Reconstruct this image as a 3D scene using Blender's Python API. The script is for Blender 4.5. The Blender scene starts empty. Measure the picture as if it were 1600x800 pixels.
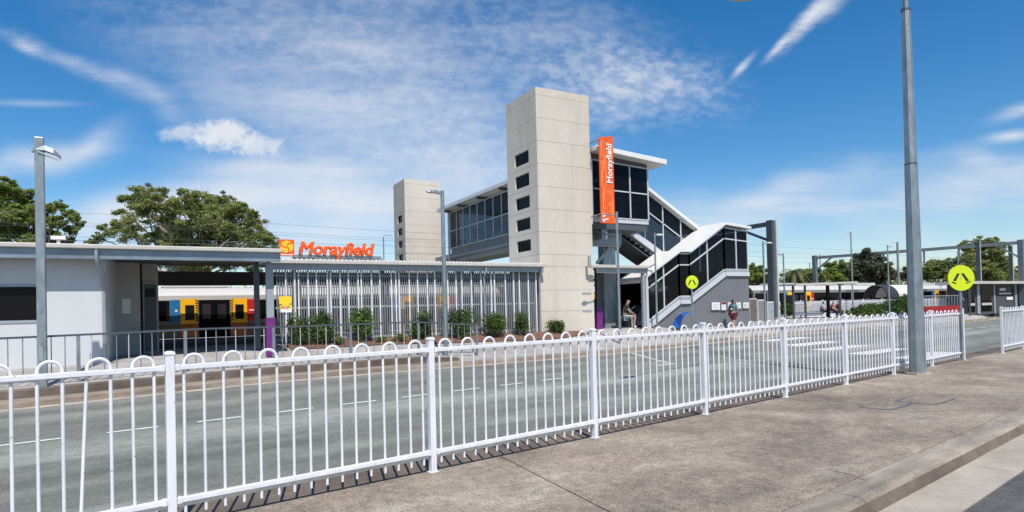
import bpy, bmesh, math, random
import numpy as np
from mathutils import Vector, Matrix
random.seed(7); rng = np.random.default_rng(7)
SC = bpy.context.scene
COL = SC.collection
PI = math.pi
# ------------------------------------------------------------------ camera
# world frame: X along the station front, Y away from the road, Z up
CAM = np.array([-13.021, -21.486, 1.651])
FW = np.array([0.47765, 0.87844, 0.01357]); RT = np.array([0.87844, -0.47716, -0.02504]); UP = np.array([0.01552, -0.02388, 0.99959])
FW /= np.linalg.norm(FW); RT = RT - FW * (RT @ FW); RT /= np.linalg.norm(RT); UP = np.cross(RT, FW)
FPX, CY = 961.5, 472.05
cd = bpy.data.cameras.new('camera'); cam = bpy.data.objects.new('camera', cd); COL.objects.link(cam)
cd.sensor_width = 36; cd.lens = FPX / 1600 * 36; cd.shift_y = (CY - 400) / 1600
cd.clip_start = 0.05; cd.clip_end = 3000
cam.matrix_world = Matrix(((RT[0], UP[0], -FW[0], CAM[0]), (RT[1], UP[1], -FW[1], CAM[1]), (RT[2], UP[2], -FW[2], CAM[2]), (0, 0, 0, 1)))
SC.camera = cam
def ray(x, y): return FW + RT * (x - 800) / FPX - UP * (y - CY) / FPX
def on(x, y, ax, v):
    d = ray(x, y); i = 'XYZ'.index(ax); return CAM + (v - CAM[i]) / d[i] * d
def deep(x, y, D): return CAM + ray(x, y) * D
# ------------------------------------------------------------------ sun, sky, exposure
SUN_EL = math.radians(56); SUN_AZ = np.array([-0.215, -0.977])
sd = np.array([SUN_AZ[0] * math.cos(SUN_EL), SUN_AZ[1] * math.cos(SUN_EL), math.sin(SUN_EL)])
sl = bpy.data.lights.new('sun', 'SUN'); sl.energy = 4.3; sl.angle = math.radians(0.53); sl.color = (1.0, 0.945, 0.865)
so = bpy.data.objects.new('sun', sl); COL.objects.link(so)
so.rotation_euler = Vector(sd).to_track_quat('Z', 'Y').to_euler(); so.location = (0, -40, 60)
SC.view_settings.view_transform = 'Standard'; SC.view_settings.look = 'None'
SC.view_settings.exposure = 0.25; SC.view_settings.gamma = 1; SC.view_settings.use_curve_mapping = False
W = bpy.data.worlds.new('World'); SC.world = W; W.use_nodes = True
NT = W.node_tree; NT.nodes.clear()
def wn(t, **k):
    n = NT.nodes.new(t)
    for a, b in k.items(): setattr(n, a, b)
    return n
def lk(a, b): NT.links.new(a, b)
def setin(n, i, v):
    if hasattr(v, 'is_linked') or hasattr(v, 'links'): lk(v, n.inputs[i])
    else: n.inputs[i].default_value = v
def M(op, a, b=0.0, c=None, clamp=False):
    n = wn('ShaderNodeMath', operation=op, use_clamp=clamp); setin(n, 0, a); setin(n, 1, b)
    if c is not None: setin(n, 2, c)
    return n.outputs[0]
def VM(op, a, b=None):
    n = wn('ShaderNodeVectorMath', operation=op); setin(n, 0, a)
    if b is not None: setin(n, 1, b)
    return n
def MR(v, a, b, c=0.0, d=1.0, smooth=True):
    n = wn('ShaderNodeMapRange', interpolation_type='SMOOTHSTEP' if smooth else 'LINEAR'); setin(n, 0, v); setin(n, 1, a); setin(n, 2, b); setin(n, 3, c); setin(n, 4, d)
    return n.outputs[0]
sky = wn('ShaderNodeTexSky', sky_type='NISHITA', sun_disc=False, sun_elevation=SUN_EL, sun_rotation=PI + 0.178,
         altitude=30, air_density=1.0, dust_density=0.35, ozone_density=2.6)
hs = wn('ShaderNodeHueSaturation'); hs.inputs['Saturation'].default_value = 1.40; hs.inputs['Value'].default_value = 1.27; lk(sky.outputs[0], hs.inputs['Color'])
tc = wn('ShaderNodeTexCoord'); DIR = tc.outputs['Generated']
Fh = np.array([FW[0], FW[1], 0]); Fh /= np.linalg.norm(Fh); Rh = np.array([Fh[1], -Fh[0], 0])
def chart(px, py):
    d = ray(px, py); f = d @ Fh; return (d @ Rh) / f, d[2] / f
df = VM('DOT_PRODUCT', DIR, tuple(Fh)).outputs['Value']; dr = VM('DOT_PRODUCT', DIR, tuple(Rh)).outputs['Value']
sx = wn('ShaderNodeSeparateXYZ'); lk(DIR, sx.inputs[0])
dfa = M('MAXIMUM', M('ABSOLUTE', df), 0.02)
cu = M('DIVIDE', dr, dfa); cv = M('DIVIDE', sx.outputs['Z'], dfa)
cxyz = wn('ShaderNodeCombineXYZ'); lk(cu, cxyz.inputs[0]); lk(cv, cxyz.inputs[1]); UV = cxyz.outputs[0]
def noise(vec, scale, detail=6, rough=0.6, dist=0.0, rot=0.0, sc=(1, 1, 1)):
    mp = wn('ShaderNodeMapping'); lk(vec, mp.inputs[0]); mp.inputs['Rotation'].default_value = (0, 0, rot); mp.inputs['Scale'].default_value = sc
    n = wn('ShaderNodeTexNoise'); lk(mp.outputs[0], n.inputs['Vector']); n.inputs['Scale'].default_value = scale
    n.inputs['Detail'].default_value = detail; n.inputs['Roughness'].default_value = rough; n.inputs['Distortion'].default_value = dist
    return n.outputs['Fac']
wob = noise(UV, 3.5, 2, 0.45); wob2 = noise(UV, 3.9, 2, 0.45, rot=1.0)
wv = wn('ShaderNodeCombineXYZ'); lk(M('MULTIPLY', M('SUBTRACT', wob, 0.5), 0.22), wv.inputs[0]); lk(M('MULTIPLY', M('SUBTRACT', wob2, 0.5), 0.16), wv.inputs[1])
UVW = VM('ADD', UV, wv.outputs[0]).outputs[0]
def blob(px, py, rx, ry, ang, src=None, inner=0.0):
    u, v = chart(px, py); mp = wn('ShaderNodeMapping', vector_type='TEXTURE'); lk(UVW if src is None else src, mp.inputs[0])
    mp.inputs['Location'].default_value = (u, v, 0); mp.inputs['Rotation'].default_value = (0, 0, math.radians(ang))
    mp.inputs['Scale'].default_value = (rx / FPX, ry / FPX, 1)
    return MR(VM('LENGTH', mp.outputs[0]).outputs['Value'], 1.0, inner)
fine = MR(noise(UV, 46, 4, 0.6, 0.0, rot=0.5, sc=(0.8, 1.35, 1)), 0.36, 0.68)     # mackerel ripple
streak = MR(noise(UV, 8, 8, 0.6, 0.0, rot=0.45, sc=(0.45, 2.2, 1)), 0.34, 0.70)    # cirrus streaks
hstreak = MR(noise(UV, 7, 8, 0.6, 0.0, rot=-0.12, sc=(0.45, 2.8, 1)), 0.34, 0.68)
puff = MR(noise(UV, 15, 9, 0.6, 0.15), 0.36, 0.60)
soft = MR(noise(UV, 4.5, 8, 0.58, 0.0, rot=0.3, sc=(0.7, 1.3, 1)), 0.32, 0.66)
def mix2(a, wa, b, wb, base): return M('ADD', M('ADD', M('MULTIPLY', a, wa), M('MULTIPLY', b, wb)), base)
layers = []
def add(mask, tex, amp, lo=.12, hi=1.15): layers.append(M('MULTIPLY', M('MULTIPLY', M('POWER', mask, .7), MR(M('ADD', M('MULTIPLY', mask, .55), M('MULTIPLY', tex, .7)), lo, hi, smooth=False)), amp))
wisp_t = MR(noise(UV, 20, 9, .65, .3, rot=.45, sc=(.4, 1.8, 1)), .3, .7)
cum = MR(noise(UV, 27, 9, 0.68, 0.3), 0.30, 0.72, smooth=False)
add(blob(560, 90, 560, 250, -22), mix2(streak, .6, fine, .35, .0), 0.62)
add(blob(700, 240, 330, 150, -12), mix2(soft, .45, fine, .3, .2), 0.62)
add(blob(480, 190, 320, 120, -25), mix2(streak, .6, soft, .3, .05), 0.6)
add(blob(985, 145, 200, 78, -6), mix2(fine, .8, soft, .2, .02), 0.66)
add(blob(860, 60, 260, 110, -15), mix2(fine, .6, streak, .35, .0), 0.3)
add(blob(60, 236, 190, 44, 7), mix2(hstreak, .5, soft, .4, .2), 0.92)
add(blob(300, 325, 330, 80, 6), mix2(soft, .6, hstreak, .35, .3), 1.0)
add(blob(560, 340, 300, 110, 4), mix2(hstreak, .5, soft, .4, .18), 0.85)
add(blob(440, 275, 260, 50, -8), mix2(hstreak, .6, soft, .3, .1), 0.7)
def cumulus(px, py, rx, ry, ang, amp): bm_ = blob(px, py, rx, ry, ang, UV); layers.append(M('MULTIPLY', M('MULTIPLY', MR(bm_, .02, .3), MR(M('ADD', bm_, M('MULTIPLY', cum, .85)), .62, 1.34)), amp))
cumulus(343, 214, 88, 46, -6, .9); cumulus(408, 226, 66, 36, -10, .75); cumulus(285, 207, 62, 26, 5, .6); cumulus(355, 205, 46, 34, 0, .7)
add(blob(120, 105, 210, 26, -25, UVW), mix2(wisp_t, .6, fine, .4, .0), 0.36)
add(blob(38, 72, 50, 16, -30, UV), mix2(wisp_t, .9, soft, .2, .0), 0.5)
add(blob(230, 160, 150, 40, -28), mix2(wisp_t, .9, soft, .2, .0), 0.35)
add(blob(60, 162, 130, 11, -2, UV), mix2(hstreak, .9, soft, .2, .0), 0.5)
add(blob(1240, 305, 360, 56, 8), mix2(hstreak, .75, soft, .25, .05), 0.72)
add(blob(1480, 300, 300, 60, 12), mix2(hstreak, .75, soft, .25, .05), 0.7)
add(blob(1200, 345, 300, 40, 4), mix2(hstreak, .75, soft, .25, .0), 0.5)
add(blob(1590, 175, 80, 20, 14, UV), mix2(hstreak, .8, soft, .2, .05), 0.85)
add(blob(1580, 212, 70, 16, 6, UV), mix2(hstreak, .8, soft, .2, .05), 0.7)
add(blob(1585, 262, 100, 26, 8), mix2(hstreak, .8, soft, .2, .1), 0.6)
wt = MR(noise(UV, 34, 8, 0.66, 0.4, rot=-0.75, sc=(.45, 1.6, 1)), .28, .68, smooth=False)
def wisp(px, py, rx, ry, ang, amp): add(blob(px, py, rx, ry, ang, UV), wt, amp, .15, 1.0)
wisp(1262, 30, 100, 20, 47, 0.85); wisp(1218, 72, 50, 10, 44, 0.75); wisp(1160, 104, 42, 10, 46, 0.65); wisp(1295, 6, 66, 26, 38, .6)
add(MR(cv, 0.26, -0.04), mix2(hstreak, .35, soft, .2, .1), 0.5)
# generic cirrus for the rest of the sky behind the viewer
behind = MR(df, 0.25, -0.1)
gn = MR(noise(DIR, 3.2, 7, 0.6, 0.5, sc=(1, 1, 3)), 0.5, 0.72)
layers.append(M('MULTIPLY', M('MULTIPLY', behind, gn), .6))
tot = layers[0]
for l in layers[1:]: tot = M('SUBTRACT', M('ADD', tot, l), M('MULTIPLY', M('MINIMUM', tot, 1.0), M('MINIMUM', l, 1.0)))
tot = M('MINIMUM', tot, 0.93)
mixc = wn('ShaderNodeMixRGB'); lk(tot, mixc.inputs[0]); lk(hs.outputs[0], mixc.inputs[1]); mixc.inputs[2].default_value = (7.7, 8.0, 8.5, 1)
bg = wn('ShaderNodeBackground'); bg.inputs['Strength'].default_value = 0.088; lk(mixc.outputs[0], bg.inputs['Color'])
wo = wn('ShaderNodeOutputWorld'); lk(bg.outputs[0], wo.inputs['Surface'])

# ------------------------------------------------------------------ fence-aligned frame: s along the road, t across it
F0 = np.array([-13.084, -15.86]); FA = math.radians(9.866); CA, SA = math.cos(FA), math.sin(FA)
def st(s, t, z=0.0): return (F0[0] + s * CA - t * SA, F0[1] + s * SA + t * CA, z)
def rel(x, y):
    dx, dy = x - F0[0], y - F0[1]; return dx * CA + dy * SA, -dx * SA + dy * CA
def interp(x, pts): return float(np.interp(x, [p[0] for p in pts], [p[1] for p in pts]))
TK = [(-60, 9.3), (-15, 9.6), (-1.3, 9.9), (3.7, 10.5), (7, 10.4), (10, 10.15), (16, 9.8), (20, 9.75), (23, 10.05), (34, 10.2), (40, 9.4), (44, 8.8), (59, 9.6), (120, 12), (220, 18)]
def tk(s): return interp(s, TK)
def zr(s, t): return -0.15 + interp(s, [(12, .03), (22, .045), (40, .045), (55, .02)]) * max(t - 5.6, 0)
ZM = [(-60, .45), (-16, .54), (-14.6, .58), (-12, .66), (-9.8, .67), (-5.6, .74), (1.2, .69), (5.7, .74), (8.6, .63), (12.3, .69), (20, .7), (30, .6), (45, .42), (100, .4), (300, .4)]
YB = [(-60, -2.5), (-12.5, -2.5), (-10.2, -.1), (13, .3), (18, 2.6), (43, 4.8), (80, 9), (300, 40)]
def step2(s): return interp(s, [(8.6, .17), (10.6, 0.0)])
def zg(x, y):
    s, t = rel(x, y); k = tk(s); d = t - k
    if d < 0: return zr(s, t)
    kt = zr(s, k) + 0.13; zm = interp(x, ZM); yb = interp(x, YB)
    if y >= yb: return zm
    e = 0.55; s2 = step2(s)
    if d <= e: return kt
    rem = (yb - y) / CA; fr = (d - e) / max(d - e + rem, 1e-3)
    return kt + s2 + fr * (zm - kt - s2)
def gnd(px, py):
    z = 0.4
    for i in range(40):
        p = on(px, py, 'Z', z); z = 0.6 * z + 0.4 * zg(p[0], p[1])
    return on(px, py, 'Z', z)

# ------------------------------------------------------------------ materials
def pm(name, col, rough=0.6, metal=0.0, var=0.0, vs=3.0, bump=0.0, bs=40.0, spec=0.5, stretch=None, coat=0.0, tint=None):
    m = bpy.data.materials.new(name); m.use_nodes = True; nt = m.node_tree; b = nt.nodes['Principled BSDF']
    b.inputs['Base Color'].default_value = (*col, 1); b.inputs['Roughness'].default_value = rough; b.inputs['Metallic'].default_value = metal
    b.inputs['Specular IOR Level'].default_value = spec; b.inputs['Coat Weight'].default_value = coat
    if var or bump:
        t = nt.nodes.new('ShaderNodeTexCoord'); mp = nt.nodes.new('ShaderNodeMapping'); nt.links.new(t.outputs['Object'], mp.inputs[0])
        if stretch: mp.inputs['Scale'].default_value = stretch
    if var:
        n = nt.nodes.new('ShaderNodeTexNoise'); nt.links.new(mp.outputs[0], n.inputs['Vector']); n.inputs['Scale'].default_value = vs; n.inputs['Detail'].default_value = 8; n.inputs['Roughness'].default_value = 0.65
        r = nt.nodes.new('ShaderNodeValToRGB'); nt.links.new(n.outputs['Fac'], r.inputs[0])
        lo = tint or tuple(c * (1 - var) for c in col); hi = tuple(min(c * (1 + var * 0.8), 0.95) for c in col)
        r.color_ramp.elements[0].position = 0.3; r.color_ramp.elements[0].color = (*lo, 1); r.color_ramp.elements[1].position = 0.7; r.color_ramp.elements[1].color = (*hi, 1)
        nt.links.new(r.outputs[0], b.inputs['Base Color'])
    if bump:
        n = nt.nodes.new('ShaderNodeTexNoise'); nt.links.new(t.outputs['Object'], n.inputs['Vector']); n.inputs['Scale'].default_value = bs; n.inputs['Detail'].default_value = 5
        bp = nt.nodes.new('ShaderNodeBump'); bp.inputs['Strength'].default_value = bump; bp.inputs['Distance'].default_value = 0.02; nt.links.new(n.outputs['Fac'], bp.inputs['Height']); nt.links.new(bp.outputs[0], b.inputs['Normal'])
    return m
def surf(name, cols, speck, scale, rough=0.9, rot=0.0, stretch=(1, 1, 1), bump=0.3, bands=None, fine_scale=140.0, mott=1.0):
    """weathered ground: three large blotch colours, a directional streak, fine aggregate speckle"""
    m = bpy.data.materials.new(name); m.use_nodes = True; nt = m.node_tree; b = nt.nodes['Principled BSDF']; L = nt.links.new
    t = nt.nodes.new('ShaderNodeTexCoord'); mp = nt.nodes.new('ShaderNodeMapping'); L(t.outputs['Object'], mp.inputs[0])
    mp.inputs['Rotation'].default_value = (0, 0, -rot); mp2 = nt.nodes.new('ShaderNodeMapping'); L(mp.outputs[0], mp2.inputs[0]); mp2.inputs['Scale'].default_value = stretch
    def nz(vec, s, d=8, r=.65, dist=0):
        n = nt.nodes.new('ShaderNodeTexNoise'); L(vec, n.inputs['Vector']); n.inputs['Scale'].default_value = s; n.inputs['Detail'].default_value = d; n.inputs['Roughness'].default_value = r; n.inputs['Distortion'].default_value = dist; return n.outputs['Fac']
    r = nt.nodes.new('ShaderNodeValToRGB'); L(nz(mp2.outputs[0], scale, 9, .7, .4), r.inputs[0]); e = r.color_ramp.elements
    e[0].position = .32; e[0].color = (*cols[0], 1); e[1].position = .68; e[1].color = (*cols[2], 1); k = e.new(.5); k.color = (*cols[1], 1)
    col = r.outputs[0]
    def mul(col, fac, lo, hi, a=.3, b_=.7):
        mr = nt.nodes.new('ShaderNodeMapRange'); L(fac, mr.inputs[0]); mr.inputs[1].default_value = a; mr.inputs[2].default_value = b_; mr.inputs[3].default_value = lo; mr.inputs[4].default_value = hi
        x = nt.nodes.new('ShaderNodeVectorMath'); x.operation = 'SCALE'; L(col, x.inputs[0]); L(mr.outputs[0], x.inputs['Scale']); return x.outputs[0]
    col = mul(col, nz(t.outputs['Object'], fine_scale, 7, .8), 1 - speck, 1 + speck, .35, .65)
    col = mul(col, nz(t.outputs['Object'], fine_scale * .22, 4, .7), 1 - speck * .45, 1 + speck * .45)
    col = mul(col, nz(mp.outputs[0], 1.3, 7, .7), 1 - .24 * mott, 1 + .20 * mott); col = mul(col, nz(mp2.outputs[0], .35, 3, .5), 1 - .1 * mott, 1 + .1 * mott)
    if bands:
        sp = nt.nodes.new('ShaderNodeSeparateXYZ'); L(mp.outputs[0], sp.inputs[0])
        wob = nz(mp2.outputs[0], .5, 5, .6)
        ya = nt.nodes.new('ShaderNodeMath'); ya.operation = 'MULTIPLY_ADD'; L(wob, ya.inputs[0]); ya.inputs[1].default_value = 1.6; L(sp.outputs[1], ya.inputs[2])
        for c0, w, amp in bands:
            q = nt.nodes.new('ShaderNodeMath'); q.operation = 'SUBTRACT'; L(ya.outputs[0], q.inputs[0]); q.inputs[1].default_value = c0 + .8
            a_ = nt.nodes.new('ShaderNodeMath'); a_.operation = 'ABSOLUTE'; L(q.outputs[0], a_.inputs[0])
            mr = nt.nodes.new('ShaderNodeMapRange'); mr.interpolation_type = 'SMOOTHSTEP'; L(a_.outputs[0], mr.inputs[0]); mr.inputs[1].default_value = w; mr.inputs[2].default_value = 0; mr.inputs[3].default_value = 0; mr.inputs[4].default_value = amp
            g = nt.nodes.new('ShaderNodeMath'); g.operation = 'MULTIPLY'; L(mr.outputs[0], g.inputs[0]); L(nz(mp2.outputs[0], 1.6, 8, .7), g.inputs[1])
            o = nt.nodes.new('ShaderNodeMath'); o.operation = 'ADD'; L(g.outputs[0], o.inputs[0]); o.inputs[1].default_value = 1.0
            x = nt.nodes.new('ShaderNodeVectorMath'); x.operation = 'SCALE'; L(col, x.inputs[0]); L(o.outputs[0], x.inputs['Scale']); col = x.outputs[0]
    L(col, b.inputs['Base Color']); b.inputs['Roughness'].default_value = rough; b.inputs['Specular IOR Level'].default_value = .3
    bp = nt.nodes.new('ShaderNodeBump'); bp.inputs['Strength'].default_value = bump; bp.inputs['Distance'].default_value = .01; L(nz(t.outputs['Object'], fine_scale * .8, 4, .6), bp.inputs['Height']); L(bp.outputs[0], b.inputs['Normal'])
    return m
sy0 = -SA * F0[0] + CA * F0[1]       # rotated y of the fence line
ROAD = surf('old_asphalt', ((.140, .146, .127), (.184, .189, .166), (.245, .245, .216)), .40, .55, rot=FA, stretch=(.3, 1.5, 1), bump=.35, fine_scale=70, bands=((sy0 + 5.0, 1.2, 1.0), (sy0 + 3.2, .5, -.35), (sy0 + 1.9, .45, -.3), (sy0 + 2.6, .4, .45), (sy0 + 7.4, .45, -.3), (sy0 + 9.2, .45, -.25), (sy0 + 8.3, .5, .35)))
DARKROAD = surf('dark_asphalt', ((.075, .075, .074), (.10, .10, .098), (.13, .13, .127)), .5, 1.5, bump=.6, fine_scale=60)
PAVE = surf('aggregate_concrete', ((.145, .122, .098), (.262, .213, .168), (.375, .332, .265)), .62, .55, rot=FA, stretch=(.8, 1.1, 1), bump=.7, fine_scale=44)
STRIP = surf('stained_concrete', ((.10, .078, .064), (.15, .118, .095), (.20, .165, .13)), .25, 1.4, rot=FA, bump=.4)
KERB = surf('kerb_concrete', ((.15, .125, .10), (.275, .235, .19), (.39, .345, .285)), .34, 1.1, rot=FA, stretch=(.3, 2.5, 2.5), bump=.25)
CHAN = surf('channel_concrete', ((.33, .285, .23), (.39, .345, .285), (.45, .40, .335)), .16, 1.0, rot=FA, bump=.2)
FKERB = surf('dirty_kerb', ((.17, .13, .10), (.27, .215, .165), (.38, .32, .26)), .15, 1.2, rot=FA, stretch=(.35, 1, 2), bump=.2)
PATH = surf('grey_paving', ((.29, .275, .26), (.35, .33, .31), (.42, .40, .375)), .15, .8, rot=FA, bump=.2)
PLAT = pm('platform_asphalt', (.085, .085, .09), .9, var=.25, vs=1.5)
GRASS = pm('dry_grass', (.10, .12, .05), .95, var=.4, vs=.6)
BALL = pm('ballast', (.16, .14, .12), .95, var=.5, vs=9, bump=.8, bs=14)
MULCH = pm('mulch', (.17, .085, .055), .95, var=.55, vs=14, bump=.8, bs=30)
CONC = surf('tower_concrete', ((.525, .468, .40), (.585, .528, .455), (.615, .56, .487)), .03, .5, stretch=(1.6, 1.6, .35), bump=.08, fine_scale=60, mott=.22)
CONCD = pm('joint_dark', (.11, .10, .085), .9)
WHITE = pm('white_powdercoat', (.72, .73, .76), .38, var=.13, vs=7, spec=.4, stretch=(1, 1, .22), bump=.06, bs=60)
WALLW = pm('white_render', (.55, .56, .575), .7, var=.05, vs=1.2, stretch=(1, 1, .3))
WROOF = pm('white_roof', (.72, .72, .70), .45, var=.05, vs=2)
BEIGE = pm('beige_panel', (.40, .385, .36), .6, var=.06, vs=2)
GALV = pm('galvanised_steel', (.29, .335, .355), .42, metal=.55, var=.28, vs=9, stretch=(1, 1, .35))
GALVD = pm('weathered_galvanised', (.27, .31, .33), .5, metal=.45, var=.3, vs=6, stretch=(1, 1, .3))
GUT = pm('pale_gutter', (.50, .47, .43), .5, var=.1, vs=2)
BEAM = pm('zinc_beam', (.22, .27, .32), .4, metal=.4, var=.35, vs=1.6, stretch=(.5, 1, 1))
STEEL = pm('grey_paint', (.30, .33, .36), .45, var=.08, vs=3)
LSTEEL = pm('light_grey_paint', (.52, .545, .56), .42, var=.06, vs=3)
DSTEEL = pm('charcoal_paint', (.075, .085, .095), .5, var=.15, vs=3)
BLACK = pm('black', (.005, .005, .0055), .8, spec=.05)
OHL = pm('mast_steel', (.065, .078, .09), .55, metal=.0, var=.25, vs=2.5)
OHLG = pm('gantry_steel', (.15, .168, .185), .5, var=.2, vs=2.5)
OHLL = pm('mast_flange', (.45, .47, .48), .5, var=.15, vs=2.5)
RAILM = pm('dark_rail', (.10, .115, .13), .4, metal=.3)
GLASS = pm('tinted_glass', (.008, .009, .012), .04, spec=.22)
_nt = GLASS.node_tree; _tr = _nt.nodes.new('ShaderNodeBsdfTransparent'); _tr.inputs[0].default_value = (.46, .50, .56, 1); _mx = _nt.nodes.new('ShaderNodeMixShader'); _mx.inputs[0].default_value = .55
_nt.links.new(_nt.nodes['Principled BSDF'].outputs[0], _mx.inputs[1]); _nt.links.new(_tr.outputs[0], _mx.inputs[2]); _nt.links.new(_mx.outputs[0], _nt.nodes['Material Output'].inputs['Surface'])
GLASSP = pm('purple_tinted_glass', (.022, .018, .026), .12, spec=.2)
WINB = pm('window_black', (.009, .009, .011), .08, spec=.07)
CLAD = pm('grey_cladding', (.165, .17, .185), .5, var=.06, vs=2)
ORANGE = pm('sign_orange', (.80, .105, .008), .45)
ORAL = pm('sign_orange_light', (.98, .42, .14), .5)
YELLOW = pm('train_yellow', (.93, .47, .010), .4, var=.05, vs=2)
YCIR = pm('logo_yellow', (.98, .52, .02), .45)
DRED_ = pm('barrier_red', (.30, .008, .012), .5)
RED = pm('train_red', (.52, .012, .02), .4)
BLUE = pm('train_blue', (.012, .16, .38), .4)
SWBLUE = pm('swoosh_blue', (.008, .11, .46), .35)
SILV = pm('train_silver', (.185, .172, .155), .45, metal=.0, var=.06, vs=1.2, stretch=(.3, 1, 2))
SROOF = pm('train_roof', (.52, .51, .48), .55, var=.06, vs=1)
PURP = pm('purple_wrap', (.16, .018, .18), .5, var=.35, vs=9)
LIME = pm('fluoro_lime', (.60, .72, .008), .5)
SBLK = pm('sign_black', (.02, .02, .02), .5)
PAINT = pm('road_paint', (.72, .72, .70), .6, var=.22, vs=9)
TACT = pm('tactile_yellow', (.66, .55, .27), .8, var=.12, vs=6)
PYEL = pm('poster_yellow', (.85, .62, .02), .5)
PAPER = pm('paper_white', (.78, .78, .77), .6)
PAPERG = pm('paper_green', (.66, .70, .55), .6)
MAROON = pm('maroon', (.22, .02, .05), .6)
BARK = pm('bark', (.17, .13, .10), .9, var=.4, vs=6, bump=.6, bs=12)
BARKP = pm('pale_bark', (.36, .32, .26), .9, var=.35, vs=5, bump=.4, bs=10)
LAMPG = pm('lamp_glass', (.55, .55, .53), .25)
_nt = WHITE.node_tree; _b = _nt.nodes['Principled BSDF']; _src = _b.inputs['Base Color'].links[0].from_socket
_t = _nt.nodes.new('ShaderNodeTexCoord'); _n = _nt.nodes.new('ShaderNodeTexNoise'); _n.inputs['Scale'].default_value = 38; _n.inputs['Detail'].default_value = 4; _nt.links.new(_t.outputs['Object'], _n.inputs['Vector'])
_r = _nt.nodes.new('ShaderNodeMapRange'); _r.inputs[1].default_value = .70; _r.inputs[2].default_value = .73; _nt.links.new(_n.outputs['Fac'], _r.inputs[0])
_m = _nt.nodes.new('ShaderNodeMixRGB'); _m.inputs[2].default_value = (.24, .20, .165, 1); _nt.links.new(_r.outputs[0], _m.inputs[0]); _nt.links.new(_src, _m.inputs[1]); _nt.links.new(_m.outputs[0], _b.inputs['Base Color'])
def leafmat(name, col, tr=.3):
    m = pm(name, col, .55, var=.45, vs=.9, spec=.35); nt = m.node_tree; b = nt.nodes['Principled BSDF']; o = nt.nodes['Material Output']
    t = nt.nodes.new('ShaderNodeBsdfTranslucent'); mx = nt.nodes.new('ShaderNodeMixShader'); mx.inputs[0].default_value = tr
    src = b.inputs['Base Color'].links[0].from_socket; nt.links.new(src, t.inputs['Color'])
    nt.links.new(b.outputs[0], mx.inputs[1]); nt.links.new(t.outputs[0], mx.inputs[2]); nt.links.new(mx.outputs[0], o.inputs['Surface']); return m
LF_A = [leafmat('leaf_a1', (.26, .295, .085), .44), leafmat('leaf_a2', (.37, .40, .13), .44), leafmat('leaf_a3', (.165, .20, .058), .44)]
LF_B = [leafmat('leaf_b1', (.26, .33, .07), .44), leafmat('leaf_b2', (.37, .43, .11), .44), leafmat('leaf_b3', (.17, .23, .052), .44)]
LF_C = [leafmat('leaf_c1', (.10, .11, .05)), leafmat('leaf_c2', (.16, .16, .075)), leafmat('leaf_c3', (.06, .07, .03))]
LF_S = [leafmat('shrub_1', (.075, .14, .024)), leafmat('shrub_2', (.13, .22, .04)), leafmat('shrub_3', (.035, .07, .014))]

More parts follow.
